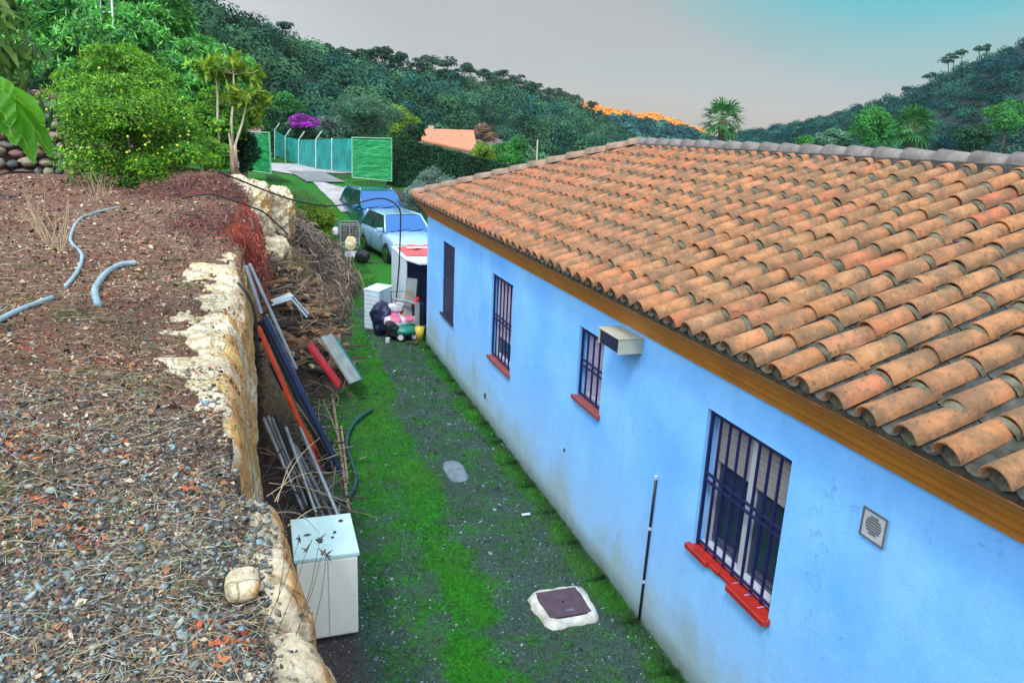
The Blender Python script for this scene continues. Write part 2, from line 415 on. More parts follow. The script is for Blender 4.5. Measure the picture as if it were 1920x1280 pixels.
ty = np.concatenate([np.linspace(-8, 0, 10), np.arange(0.2, 10, 0.05), np.arange(10, 26, 0.12)])
X, Y = np.meshgrid(tx, ty)
xe = ridge_edge(Y)+0.15
Xc = np.minimum(X, xe)
Z = T(Xc, Y)
Pn = np.stack([Xc.ravel(), Y.ravel(), 0*Y.ravel()], 1)
nn = fbm(Pn, 3.5, 5, 3.0).reshape(X.shape)*0.018*ss(-9, -5, X)
Z = Z+nn - np.where(X > xe, (X-xe)*9, 0)
V = np.stack([Xc+np.where(X > xe, 0.02, 0), Y, Z], -1).reshape(-1, 3); nx = len(tx)
i = (np.arange(len(ty)-1)[:, None]*nx+np.arange(nx-1)[None]).ravel()
terr = mesh_np('terrace_ground', V, np.stack([i, i+1, i+nx+1, i+nx], 1), M_terr, None, True); tag(terr, kind='structure')
# earth bank closing the terrace's end and the planted bank above it
def bank(name, x0, x1, y0, y1, z, zb, mat, slope=0.6):
    xs_ = np.linspace(x0, x1, 40); ys_ = np.linspace(y0, y1, 40); X, Y = np.meshgrid(xs_, ys_)
    e = np.minimum(np.minimum((X-x0), (x1-X)), np.minimum(Y-y0, y1-Y))
    Z = zb+(z-zb)*ss(0, slope, e)+0.08*np.sin(X*2.1)*np.cos(Y*1.7)
    V = np.stack([X, Y, Z], -1).reshape(-1, 3); i = (np.arange(39)[:, None]*40+np.arange(39)[None]).ravel()
    return tag(mesh_np(name, V, np.stack([i, i+1, i+41, i+40], 1), mat, None, True), kind='structure')
bank('upper_bank', -30, -3.6, 22.9, 46, 4.35, 2.2, M_terr, 0.8)
bank('end_bank', -6, 0.3, 17.0, 26.5, 2.5, 0.3, M_terr, 1.2)

# ------------------------------------------------------------------ boulders of the retaining wall
m, t, p = newmat('cream_limestone')
c = t.nodes.new('ShaderNodeTexCoord')
n1 = tnoise(t, 1.1, 6, 0.6); n2 = tnoise(t, 7, 9, 0.75); n3 = tnoise(t, 2.4, 5, 0.55); n4 = tnoise(t, 35, 5, 0.7)
base = ramp(t, n2, [(0.28, (0.30, 0.23, 0.14)), (0.48, (0.66, 0.56, 0.38)), (0.7, (0.85, 0.80, 0.66))])
gm_ = t.nodes.new('ShaderNodeNewGeometry'); sn = t.nodes.new('ShaderNodeSeparateXYZ'); lk(t, gm_.outputs['Normal'], sn.inputs[0])
side = ramp(t, math_(t, 'ADD', sn.outputs[0], math_(t, 'MULTIPLY', math_(t, 'SUBTRACT', n3, 0.5), 3.2)), [(0.55, (0, 0, 0)), (1.25, (1, 1, 1))])
orange = ramp(t, n2, [(0.3, (0.34, 0.12, 0.03)), (0.7, (0.85, 0.36, 0.06))])
col = mixc(t, math_(t, 'MULTIPLY', side, 0.85), base, orange)
col = mixc(t, ramp(t, n3, [(0.56, (0, 0, 0)), (0.66, (0.55, 0.55, 0.55))]), col, (0.74, 0.60, 0.22))
col = mixc(t, ramp(t, n4, [(0.60, (0, 0, 0)), (0.72, (0.8, 0.8, 0.8))]), col, (0.12, 0.13, 0.12))
cy = t.nodes.new('ShaderNodeTexVoronoi'); cy.feature = 'DISTANCE_TO_EDGE'; cy.inputs['Scale'].default_value = 3.0
mpn = t.nodes.new('ShaderNodeMapping'); mpn.inputs['Scale'].default_value = (1, 0.6, 1.6); lk(t, c.outputs['Object'], mpn.inputs[0])
vadd = t.nodes.new('ShaderNodeVectorMath'); vadd.operation = 'ADD'; lk(t, mpn.outputs[0], vadd.inputs[0])
nv = t.nodes.new('ShaderNodeTexNoise'); nv.inputs['Scale'].default_value = 4; lk(t, c.outputs['Object'], nv.inputs['Vector']); lk(t, nv.outputs['Color'], vadd.inputs[1]); lk(t, vadd.outputs[0], cy.inputs['Vector'])
crk = ramp(t, cy.outputs['Distance'], [(0.0, (0.55, 0.48, 0.38)), (0.06, (1, 1, 1))])
col = mixc(t, 1.0, col, crk, 'MULTIPLY')
lk(t, col, p.inputs['Base Color']); p.inputs['Roughness'].default_value = 0.85; p.inputs['Specular IOR Level'].default_value = 0.25
hh = math_(t, 'ADD', n2, math_(t, 'MULTIPLY', crk, 0.35)); bump(t, p, math_(t, 'ADD', hh, math_(t, 'MULTIPLY', n4, 0.3)), 0.9, 0.05)
M_rock = m
def rockmesh(name, cx, cy_, cz, sx, sy, sz, seed, n=44, amp=0.10, mat=None, power=5.0, rz=0.0, xoff=None):
    mat = mat or M_rock
    # cube-sphere superellipsoid with fractal displacement
    V = []; F = []
    k = n
    u = np.linspace(-1, 1, k+1); A, B = np.meshgrid(u, u); A = A.ravel(); B = B.ravel(); O = np.ones_like(A)
    P = np.concatenate([np.stack(q, 1) for q in ((O, A, B), (-O, B, A), (B, O, A), (A, -O, B), (A, B, O), (B, A, -O))])
    i = (np.arange(k)[:, None]*(k+1)+np.arange(k)[None]).ravel(); f = np.stack([i, i+1, i+k+2, i+k+1], 1)
    Fs = np.concatenate([f+j*(k+1)**2 for j in range(6)])
    nrm = (np.abs(P)**power).sum(1)**(1/power); Q = P/nrm[:, None]
    Q = Q*np.array([sx, sy, sz])/2
    nn = Q/np.linalg.norm(Q, axis=1, keepdims=True)
    big = fbm(Q+seed*7.3, 1.1, 3); fin = fbm(Q+seed*3.1, 3.5, 6)
    stp = np.floor(fin*4)/4
    Q = Q + nn*((big*1.1+fin*0.32+stp*0.35)*amp)[:, None]
    if rz: Q = np.stack([Q[:, 0]*cos(rz)-Q[:, 1]*sin(rz), Q[:, 0]*sin(rz)+Q[:, 1]*cos(rz), Q[:, 2]], 1)
    if xoff is not None: Q[:, 0] += xoff(Q[:, 1]+cy_)
    return mesh_np(name, Q, Fs, mat, None, True, None, (cx, cy_, cz))
rocks = []
def boulder(label, *a, **k):
    o = rockmesh('boulder', *a, **k); tag(o, label, 'boulder', 'boulders of the retaining wall'); rocks.append(o); return o
boulder('long pale cream slab boulder stained orange, beside the leaning planks', -0.42, 6.95, 1.34, 0.74, 7.3, 2.68, 1.0, n=130, amp=0.085, power=5.5, xoff=lambda y: np.interp(y, [3.2, 4.0, 5.0, 6.5, 7.5, 9.2, 10.6], [0.0, -0.03, -0.10, -0.10, -0.08, -0.15, -0.22]))
boulder('flat cream boulder carrying dark gravel, behind the marble cabinet', -0.24, 2.88, 1.36, 0.64, 1.04, 2.64, 2.0, n=70, amp=0.06, power=6, xoff=lambda y: np.interp(y, [2.3, 2.5, 3.4], [0.06, 0.06, -0.03]))
boulder('cream boulder at the near end of the wall, at the foot of the picture', -0.12, 1.75, 1.355, 0.66, 1.40, 2.64, 3.0, n=80, amp=0.07, power=6, xoff=lambda y: 0*y)
boulder('narrow cream boulder half buried under the red vines', -0.46, 10.9, 1.32, 0.52, 3.6, 2.70, 4.0, n=60, amp=0.10, power=5)
boulder('weathered boulder behind the hay mound under the vines', -0.42, 14.6, 1.30, 0.6, 3.8, 2.75, 5.0, n=50, amp=0.14, power=5)
boulder('rounded white and yellow boulder at the far end of the terrace', -0.22, 17.7, 2.3, 0.95, 1.3, 1.5, 6.0, n=50, amp=0.16, power=3)
boulder('orange stained boulder, rightmost at the far end of the terrace', 0.38, 18.3, 2.15, 0.72, 1.0, 1.36, 7.5, n=44, amp=0.16, power=3)
boulder('low cream boulder below the two boulders at the terrace end', 0.1, 17.1, 1.0, 0.9, 1.2, 1.9, 8.5, n=40, amp=0.16, power=3.5)
for q, (xx, yy, zz_, s_) in enumerate([(-0.115, 2.50, 2.668, .12)]):
    o = rockmesh('stone_slab', xx, yy, zz_, s_, s_*1.5, .07, 12.3+q, n=16, amp=0.02, power=3); tag(o, 'pale flat stone lying in the dark gravel', 'stone')

# ------------------------------------------------------------------ dry-stone wall of rounded stones, back left
M_cobble = bits('cobble', [(0.15, 0.14, 0.12), (0.22, 0.17, 0.13), (0.12, 0.125, 0.125), (0.26, 0.22, 0.16), (0.09, 0.10, 0.11), (0.20, 0.12, 0.09)], 0.85)
M_dark = plain('dark_earth', (0.05, 0.04, 0.03), 0.95)
mb = MB()
for row in range(9):
    z = 2.75+row*0.235; xx = -12.5+random.random()*.3
    while xx < -3.2:
        wd = random.uniform(0.16, 0.55); y = 22.6+row*0.03+random.uniform(-.05, .05)
        mb.ellip((xx+wd/2, y, z+random.uniform(-.04, .04)), (wd*0.52, 0.24, random.uniform(.09, .14)), 9, 6, 0, 0.24); xx += wd
sw = empty('stone_wall', (-8, 22.7, 2.6), 'dry stone wall of rounded grey stones behind the fruit bush', 'wall')
part('stones', mb, M_cobble, sw, True)
mb = MB(); mb.box(-12.6, -3.3, 22.72, 23.2, 2.4, 4.75); part('core', mb, M_dark, sw)

# ------------------------------------------------------------------ house
XW, YN, YC, XB = 3.14, -5.0, 14.75, 9.14
house = empty('house', (XW, YC, 0), 'white house with terracotta tiled roof and blue window bars beside the grass track', 'house')
m, t, p = newmat('white_render_light_tint')
c = t.nodes.new('ShaderNodeTexCoord'); sp = t.nodes.new('ShaderNodeSeparateXYZ'); lk(t, c.outputs['Object'], sp.inputs[0])
n1 = tnoise(t, 1.3, 6, 0.6); n2 = tnoise(t, 5, 7, 0.7); n3 = tnoise(t, 60, 4, 0.6)
colw = ramp(t, n1, [(0.3, (0.145, 0.44, 0.97)), (0.7, (0.25, 0.58, 0.98))])  # blue light on the white wall, painted into its base colour
# damp and moss creeping up from the ground, patches of their own shape
hz = math_(t, 'SUBTRACT', math_(t, 'MULTIPLY', tnoise(t, 0.9, 5, 0.6, stretch=(1, 1, 0.3)), 2.35), math_(t, 'MULTIPLY', sp.outputs[2], 1.15))
fm = ramp(t, hz, [(0.48, (0, 0, 0)), (1.0, (1, 1, 1))])
colw = mixc(t, math_(t, 'MULTIPLY', fm, math_(t, 'ADD', n2, 0.35), True), colw, (0.20, 0.28, 0.22))
fy = math_(t, 'MULTIPLY', ramp(t, math_(t, 'ADD', math_(t, 'SUBTRACT', sp.outputs[1], 0.0), n1), [(-0.0, (0, 0, 0)), (1.0, (1, 1, 1))]), 0.0)
st = tnoise(t, 2.2, 7, 0.7, stretch=(1, 3.0, 0.35))
colw = mixc(t, ramp(t, st, [(0.52, (0, 0, 0)), (0.75, (0.5, 0.5, 0.5))]), colw, (0.17, 0.38, 0.68)); colw = mixc(t, ramp(t, n2, [(0.62, (0, 0, 0)), (0.72, (0.35, 0.35, 0.35))]), colw, (0.15, 0.36, 0.66))
# fine crack lines
vc = t.nodes.new('ShaderNodeTexVoronoi'); vc.feature = 'DISTANCE_TO_EDGE'; vc.inputs['Scale'].default_value = 0.7
va = t.nodes.new('ShaderNodeVectorMath'); va.operation = 'ADD'; lk(t, c.outputs['Object'], va.inputs[0]); nv = t.nodes.new('ShaderNodeTexNoise'); nv.inputs['Scale'].default_value = 2.5; nv.inputs['Detail'].default_value = 6; lk(t, c.outputs['Object'], nv.inputs['Vector']); lk(t, nv.outputs['Color'], va.inputs[1]); lk(t, va.outputs[0], vc.inputs['Vector'])
ck = math_(t, 'MULTIPLY', ramp(t, vc.outputs['Distance'], [(0.0, (1, 1, 1)), (0.006, (0, 0, 0))]), ramp(t, n2, [(0.48, (0, 0, 0)), (0.6, (0.6, 0.6, 0.6))]))
zf_ = t.nodes.new('ShaderNodeMapRange'); zf_.inputs[1].default_value = 1.3; zf_.inputs[2].default_value = 0.2; lk(t, math_(t, 'ADD', sp.outputs[2], math_(t, 'MULTIPLY', math_(t, 'SUBTRACT', n1, .5), 1.6)), zf_.inputs[0]); colw = mixc(t, math_(t, 'MULTIPLY', zf_.outputs[0], .42, True), colw, (0.50, 0.68, 0.82)); zb_m = t.nodes.new('ShaderNodeMapRange'); zb_m.inputs[1].default_value = .22; zb_m.inputs[2].default_value = 0.0; lk(t, sp.outputs[2], zb_m.inputs[0]); colw = mixc(t, math_(t, 'MULTIPLY', zb_m.outputs[0], math_(t, 'ADD', n2, .2), True), colw, (0.09, 0.12, 0.08))
colw = mixc(t, ck, colw, (0.12, 0.25, 0.45))
lk(t, colw, p.inputs['Base Color']); p.inputs['Roughness'].default_value = 0.85; p.inputs['Specular IOR Level'].default_value = 0.25
bump(t, p, math_(t, 'ADD', math_(t, 'MULTIPLY', n2, 1.2), math_(t, 'MULTIPLY', n3, 0.35)), 0.35, 0.02); M_wall = m

WINS = [(12.50, 13.37, 0.97, 2.31), (9.28, 10.24, 1.06, 2.30), (6.42, 7.03, 1.56, 2.33), (3.60, 4.57, 1.165, 2.32)]
DEP = 0.16
yb = sorted([YN, YC]+[v for w_ in WINS for v in w_[:2]]+list(np.arange(-4, 14.6, 0.8)))
zb = sorted(set([-0.3, 2.95]+[v for w_ in WINS for v in w_[2:]]+[0.4, 0.8]))
mb = MB()
for a, b in zip(yb[:-1], yb[1:]):
    for c0, c1 in zip(zb[:-1], zb[1:]):
        ym, zm = (a+b)/2, (c0+c1)/2
        if any(w_[0] < ym < w_[1] and w_[2] < zm < w_[3] for w_ in WINS): continue
        mb.add([(XW, a, c0), (XW, b, c0), (XW, b, c1), (XW, a, c1)], [(3, 2, 1, 0)])
for (a, b, c0, c1) in WINS:
    x0, x1 = XW, XW+DEP
    mb.add([(x0, a, c0), (x0, b, c0), (x0, b, c1), (x0, a, c1), (x1, a, c0), (x1, b, c0), (x1, b, c1), (x1, a, c1)], [(0, 4, 5, 1), (1, 5, 6, 2), (2, 6, 7, 3), (3, 7, 4, 0)])
mb.add([(XW, YC, -.3), (XB, YC, -.3), (XB, YC, 2.95), (XW, YC, 2.95), (XB, YN, -.3), (XB, YN, 2.95), (XW, YN, -.3), (XW, YN, 2.95)], [(0, 1, 2, 3), (1, 4, 5, 2), (4, 6, 7, 5)])
part('wall', mb, M_wall, house)
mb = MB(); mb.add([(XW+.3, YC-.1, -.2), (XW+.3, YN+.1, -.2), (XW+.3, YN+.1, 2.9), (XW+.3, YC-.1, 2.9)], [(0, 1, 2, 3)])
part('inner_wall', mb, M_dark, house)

# cornice swept round the house
M_corn = plain('ochre_painted_cornice', (0.40, 0.15, 0.018), 0.5, var=0.18, scale=3, bs=0.1)
prof = [(0.0, 2.615), (0.035, 2.615), (0.045, 2.675), (0.075, 2.68), (0.085, 2.735), (0.12, 2.745), (0.14, 2.80), (0.175, 2.805), (0.20, 2.85), (0.235, 2.858), (0.245, 2.866), (0.0, 2.868)]
mb = MB(); cor = [(XW, YC, -1, 1), (XB, YC, 1, 1), (XB, YN, 1, -1), (XW, YN, -1, -1)]
V = [(x+d*sx_, y+d*sy_, z) for (x, y, sx_, sy_) in cor for (d, z) in prof]; k = len(prof); F = []
for i in range(4):
    j = (i+1) % 4
    for q in range(k-1): F.append((i*k+q, j*k+q, j*k+q+1, i*k+q+1))
mb.add(V, F); part('cornice', mb, M_corn, house)

# roof
E0, Z0, SL = 2.85, 3.0, 0.364
YE0, YE1 = YN-0.3, 15.05; RX = 6.14; RY1 = YE1-(RX-E0)
roof = bpy.data.objects.new('roof', None); roof.location = (0, 0, 0); COL.objects.link(roof); roof.parent = house
def add_roofpart(name, mb, mats, smooth=False):
    L = np.array(house.location); o = mesh_np(name, np.array(mb.V)-L, mb.F, mats, roof, smooth, mb.M); return o
m, t, p = newmat('terracotta_tile')
isl = island(t); n1 = tnoise(t, 6, 7, 0.7); n2 = tnoise(t, 1.0, 3); n3 = tnoise(t, 28, 5, 0.7)
c1 = ramp(t, isl, [(0.0, (0.42, 0.165, 0.06)), (0.2, (0.50, 0.23, 0.095)), (0.4, (0.46, 0.145, 0.07)), (0.55, (0.50, 0.26, 0.11)), (0.7, (0.34, 0.17, 0.085)), (0.85, (0.50, 0.17, 0.085)), (1.0, (0.38, 0.24, 0.13))])
c1 = mixc(t, ramp(t, n2, [(0.35, (0, 0, 0)), (0.65, (0.65, 0.65, 0.65))]), c1, (0.45, 0.24, 0.11))
cs = t.nodes.new('ShaderNodeTexCoord'); sy = t.nodes.new('ShaderNodeSeparateXYZ'); lk(t, cs.outputs['Object'], sy.inputs[0])
mr = t.nodes.new('ShaderNodeMapRange'); mr.inputs[1].default_value = -9; mr.inputs[2].default_value = -3; lk(t, sy.outputs[1], mr.inputs[0])
c1 = mixc(t, math_(t, 'MULTIPLY', mr.outputs[0], 0.5), c1, mixc(t, isl, (0.50, 0.12, 0.055), (0.42, 0.18, 0.12)))
c1 = mixc(t, ramp(t, n1, [(0.40, (0, 0, 0)), (0.58, (0.85, 0.85, 0.85))]), c1, (0.17, 0.115, 0.065))
c1 = mixc(t, ramp(t, n3, [(0.57, (0, 0, 0)), (0.66, (0.8, 0.8, 0.8))]), c1, (0.09, 0.07, 0.05))
c1 = mixc(t, 1.0, c1, (.88, .83, .80), 'MULTIPLY'); lk(t, c1, p.inputs['Base Color']); p.inputs['Roughness'].default_value = 0.8; p.inputs['Specular IOR Level'].default_value = 0.3
bump(t, p, math_(t, 'ADD', n1, n3), 0.5, 0.01); M_tile = m
M_mortar = plain('lichen_mortar', (0.10, 0.092, 0.058), 0.95, var=0.6, scale=14, bs=0.8)
M_pan = plain('mossy_pan_tile', (0.05, 0.052, 0.042), 0.95, var=0.8, scale=10, bs=0.8)
M_ridge = plain('grey_ridge_tile', (0.17, 0.15, 0.14), 0.9, var=0.35, scale=7, bs=0.5)
def barrel(mb, A, B, r0, r1, m=0, arc=pi, n=8, th=0.014, inner=True, up=(0, 0, 1), sag=0.0):
    """half-round tile from A (low end) to B with axis through them"""
    A, B = Vector(A), Vector(B); d = (B-A).normalized(); x = d.cross(Vector(up)).normalized(); z = x.cross(d); V = []; F = []
    rings = [(A, r0), (B, r1)]
    if inner: rings = [(A, r0-th), (A, r0), (B, r1), (B, r1-th)]
    for (c_, r_) in rings:
        for k in range(n+1):
            a = (pi-arc)/2+arc*k/n; V.append(c_+x*cos(a)*r_+z*sin(a)*r_)
    for i in range(len(rings)-1):
        for k in range(n): F.append((i*(n+1)+k, i*(n+1)+k+1, (i+1)*(n+1)+k+1, (i+1)*(n+1)+k))
    if inner:
        i = 3
        for k in range(n): F.append((i*(n+1)+k, i*(n+1)+k+1, k+1, k))
    mb.add(V, F, m)
PITCHC, EXP = 0.2455, 0.312
tiles = MB(); mort = MB(); pans = MB()
nc = int((YE1-YE0)/PITCHC)
for cidx in range(nc):
    y = 2.55+0.245+ (cidx-32)*PITCHC + random.uniform(-.006, .006)
    if y < YE0+.1 or y > YE1-.08: continue
    umax = min(RX-E0-0.04, YE1-y, y-YE0)
    off = random.uniform(-.02, .02); i = 0
    yp = y+PITCHC/2
    if umax > .2:
        x0, x1 = E0+0.03, E0+umax-.02; zz0 = Z0-0.030-0.012
        n_ = 8; b = len(pans.V); A = Vector((x0, yp, Z0+SL*0.03-.092)); B = Vector((x1, yp, Z0+SL*(x1-E0)-.092))
        V = []; F = []; segs = max(2, int((x1-x0)/EXP))
        for s_i in range(segs):
            for e_, rr in ((0, .070), (1.0, .062)):
                t_ = (s_i+e_)/segs; c_ = A.lerp(B, t_)+Vector((0, 0, 0.0 if e_ else 0.014))
                for k in range(7):
                    a = pi+pi*k/6; V.append((c_.x, c_.y+cos(a)*rr*1.02, c_.z+sin(a)*rr*.65+.02))
            for k in range(6):
                q = s_i*14+k; F.append((q, q+1, q+8, q+7))
        pans.add(V, F)
    while True:
        u0 = i*EXP+(off if i else 0); u1 = u0+0.385
        if u0 > umax-0.05: break
        u1 = min(u1, umax+0.03)
        jy = random.gauss(0, .0055); jz = random.uniform(-.004, .005); sk = random.gauss(0, .008)
        lift = 0.020
        A = (E0+u0, y+jy, Z0+SL*u0-.086+lift+jz); B = (E0+u1, y+jy+sk, Z0+SL*u1-.086+jz)
        near_ = y < 9
        barrel(tiles, A, B, .081, .067, 0, n=9 if near_ else 7, th=.013)
        if i > 0 and random.random() < 0.82:   # mortar collar under the joint
            q0 = u0-random.uniform(.006, .036); zc = Z0+SL*q0-.086
            barrel(mort, (E0+q0, y, zc+.001), (E0+u0+.012, y, Z0+SL*(u0+.012)-.086+.008), .0755, .079, 0, n=8, inner=False)
        if i == 0:     # mortar filling the eave opening
            V = [(E0+u0+.035, y+cos(pi*k/8)*.072, Z0-.07+sin(pi*k/8)*.072) for k in range(9)]+[(E0+u0+.035, y, Z0-.10)]
            mort.add(V, [tuple(range(10))[::-1]])
        i += 1
        if i > 14: break
add_roofpart('tiles', tiles, M_tile, True); add_roofpart('pan_tiles', pans, M_pan, True); tag(add_roofpart('mortar', mort, M_mortar, True), kind='stuff')
deck = MB(); zd = -0.150
def rp(x, y): return (x, y, Z0+zd+SL*min(x-E0, 9.43-x, YE1-y, y-YE0))
a, b_, c_, d_ = rp(E0+.10, YE0+.10), rp(E0+.10, YE1-.10), rp(9.33, YE1-.10), rp(9.33, YE0+.10)
r1_, r0_ = (RX, RY1, Z0+zd+SL*(RX-E0)), (RX, YE0+(RX-E0), Z0+zd+SL*(RX-E0))
low = [(q[0], q[1], q[2]-.02) for q in (a, b_, c_, d_)]
deck.add([a, b_, c_, d_, r1_, r0_]+low, [(0, 5, 4, 1), (1, 4, 2), (2, 4, 5, 3), (3, 5, 0), (6, 7, 8, 9), (0, 1, 7, 6), (1, 2, 8, 7), (2, 3, 9, 8), (3, 0, 6, 9)])
add_roofpart('deck', deck, M_pan)
em = MB(); em.box(E0+.055, E0+.11, YE0+.1, YE1-.1, Z0-.132, Z0-.088); add_roofpart('eave_mortar', em, M_pan)
# coarse covers on the hip end and the back slope, so the roof holds up from the side
back = MB()
for k in range(int((9.4-E0)/PITCHC)):
    x = E0+.15+k*PITCHC; um = min(x-E0, 9.43-x)
    u = 0
    while u < um-.05:
        u2 = min(u+.385, um+.02); barrel(back, (x, YE1-u, Z0+SL*u-.07), (x, YE1-u2, Z0+SL*u2-.088), .09, .074, n=6); u += EXP
for k in range(int((YE1-YE0)/PITCHC)):
    y = YE0+.15+k*PITCHC; um = min(3.27, YE1-y, y-YE0); u = 0
    while u < um-.05:
        u2 = min(u+.385, um+.02); barrel(back, (9.43-u, y, Z0+SL*u-.07), (9.43-u2, y, Z0+SL*u2-.088), .09, .074, n=5, inner=False); u += EXP
add_roofpart('far_tiles', back, M_tile, True)
rd = MB(); y = RY1+.1
ZR = Z0+SL*(RX-E0)
while y > YE0+3.2:
    barrel(rd, (RX, y, ZR-.035+.012), (RX, y-.46, ZR-.045), (.106+random.uniform(-.004, .004)), .090, n=8); y -= .385
rd2 = MB(); rd2.box(RX-.105, RX+.105, YE0+3.3, RY1, ZR-.16, ZR-.02)
add_roofpart('ridge_mortar', rd2, plain('dark_ridge_mortar', (0.06, 0.06, 0.055), 0.95, var=.5, scale=12, bs=.8))
add_roofpart('ridge_tiles', rd, M_ridge, True)
hp = MB(); n_ = 12; A = Vector((E0+.02, YE1-.02, Z0-.01)); B = Vector((RX, RY1, ZR-.01)); L = (B-A).length; s_ = 0
while s_ < L-.1:
    p0 = A+(B-A)*(s_/L); p1 = A+(B-A)*(min(L, s_+.45)/L); barrel(hp, p0+Vector((0, 0, .0)), p1-Vector((0, 0, .018)), .115, .095, n=8); s_ += .38
A = Vector((9.41, YE1-.02, Z0-.01)); s_ = 0
while s_ < L-.1:
    p0 = A+(B-A)*(s_/L); p1 = A+(B-A)*(min(L, s_+.45)/L); barrel(hp, p0, p1-Vector((0, 0, .018)), .115, .095, n=8); s_ += .38
add_roofpart('hip_tiles', hp, plain('brown_hip_tile', (0.24, 0.16, 0.11), .85, var=.35, scale=7, bs=.5), True)

# windows
M_blue = plain('navy_iron', (0.008, 0.010, 0.075), 0.45, var=0.3, scale=20, bs=0.05)
M_redtile = plain('red_sill_tile', (0.36, 0.018, 0.012), 0.45, var=0.25, scale=10)
M_redsill2 = plain('dull_red_sill', (0.24, 0.06, 0.06), 0.6, var=0.3, scale=10)
M_alu = plain('white_aluminium', (0.46, 0.50, 0.56), 0.4, var=0.05, bs=0)
M_shut = plain('beige_shutter', (0.28, 0.26, 0.25), 0.6, var=0.12, scale=4, bs=0)
M_shut2 = plain('pale_mauve_shutter', (0.42, 0.38, 0.50), 0.6, var=0.12, scale=4, bs=0)
M_navy = plain('dark_shutter', (0.015, 0.02, 0.06), 0.4, var=0.3, scale=6, bs=0)
m, t, p = newmat('window_glass'); p.inputs['Base Color'].default_value = (0.02, 0.035, 0.07, 1); p.inputs['Roughness'].default_value = 0.08; p.inputs['Specular IOR Level'].default_value = 0.8; M_glass = m
def wchild(name, mb, mats, root): return part(name, mb, mats, root)
for wi, (a, b, c0, c1) in enumerate(WINS):
    wobj = bpy.data.objects.new('window', None); wobj.location = (0, a-YC, c0); COL.objects.link(wobj); wobj.parent = house
    X1 = XW+(DEP if wi else .075)
    wobj['label'] = ['far window closed by a dark two part shutter', 'barred window with pale mauve shutter, second from the far corner', 'small barred window beside the extractor hood', 'large barred window with red tiled sill nearest the camera'][wi]
    mb = MB(); fr = 0.045   # frame
    mb.box(X1-.06, X1-.001, a+.001, a+fr, c0+.001, c1-.001); mb.box(X1-.06, X1-.001, b-fr, b-.001, c0+.001, c1-.001)
    mb.box(X1-.058, X1-.003, a+fr, b-fr, c0+.001, c0+fr); mb.box(X1-.058, X1-.003, a+fr, b-fr, c1-fr, c1-.001)
    if wi in (3,):
        mid = (a+b)/2; mb.box(X1-.07, X1-.006, mid-.03, mid+.03, c0+fr, c1-fr)
    if wi == 0: mb.box(X1-.07, X1-.006, a+fr, b-fr, (c0+c1)/2-.03, (c0+c1)/2+.03)
    wchild('window_frame', mb, M_alu if wi else M_navy, wobj)
    mb = MB(); mb.add([(X1-.02, a+.04, c0+.04), (X1-.02, b-.04, c0+.04), (X1-.02, b-.04, c1-.04), (X1-.02, a+.04, c1-.04)], [(3, 2, 1, 0)]); wchild('pane', mb, M_glass, wobj)
    # roller shutter made of slats
    zlow = [c0+.05, c0+.32, c0+.05, c1-.40][wi]; mb = MB(); z = c1-.05
    while z > zlow:
        mb.box(X1-.052, X1-.03, a+.046, b-.046, z-.044, z-.002); z -= .046
    wchild('shutter', mb, [M_navy, M_shut2, M_shut2, M_shut][wi], wobj)
    # iron grille
    if wi:
        mb = MB(); nb = [0, 6, 4, 8][wi]; gx = XW+.035; bw = .018
        for k in range(nb+1):
            yy = a+.02+(b-a-.04)*k/nb; tw = .024 if k in (0, nb) else bw
            mb.box(gx-tw/2, gx+tw/2, yy-tw/2, yy+tw/2, c0+.02, c1-.015)
        for zz_ in ([c0+.06, c1-.03, c0+(c1-c0)*.55, c0+(c1-c0)*.55-.06] if wi == 3 else [c0+.04, c1-.04, (c0+c1)/2+.03, (c0+c1)/2-.03]):
            mb.box(gx-.007, gx+.007, a+.01, b-.01, zz_-.011, zz_+.011)
        wchild('grille', mb, M_blue, wobj)
    mb = MB()
    if wi == 3:   # red tiles, the far part slipped
        for k in range(3):
            y0 = a-.03+k*.15; mb.box(XW-.062, XW+.10, y0+.002, y0+.148, c0-.045, c0+.004)
        for k in range(2):
            y0 = a+.42+k*.14; mb.box(XW-.016-.010*k, XW+.10, y0+.002, y0+.138, c0-.030, c0+.006)
        for k in range(2):
            y0 = a+.70+k*.155; mb.box(XW-.050, XW+.10, y0+.002, y0+.153, c0-.038, c0+.010)
        wchild('sill', mb, M_redtile, wobj)
        mb = MB(); mb.box(XW+.055, XW+.098, a+.01, b-.01, c0+.014, c0+.05); wchild('track', mb, M_alu, wobj)
    else:
        mb.box(XW-.045, XW+.10, a-.03, b+.03, c0-.04, c0+.006); wchild('sill', mb, M_redsill2 if wi else M_navy, wobj)
# extractor hood
M_hood = plain('cream_metal', (0.46, 0.47, 0.36), 0.5, var=0.1, scale=6, bs=0.05)
hd = MB(); y0, y1, x0, z0, z1 = 5.66, 6.08, 2.905, 2.425, 2.56
hd.box(x0, XW-.002, y0, y0+.012, z0, z1); hd.box(x0, XW-.002, y1-.012, y1, z0, z1); hd.box(x0-.006, XW-.002, y0-.006, y1+.006, z1, z1+.012)
hd.box(x0+.006, XW-.004, y0+.014, y1-.014, z0+.002, z1-.002, 1)
for k in range(0): hd.box(x0+.004, x0+.012, y0+.012+.004, y1-.016, z0+.018+k*.036, z0+.024+k*.036, 1)
hood = part('extractor_hood', hd, [M_hood, M_navy], house)
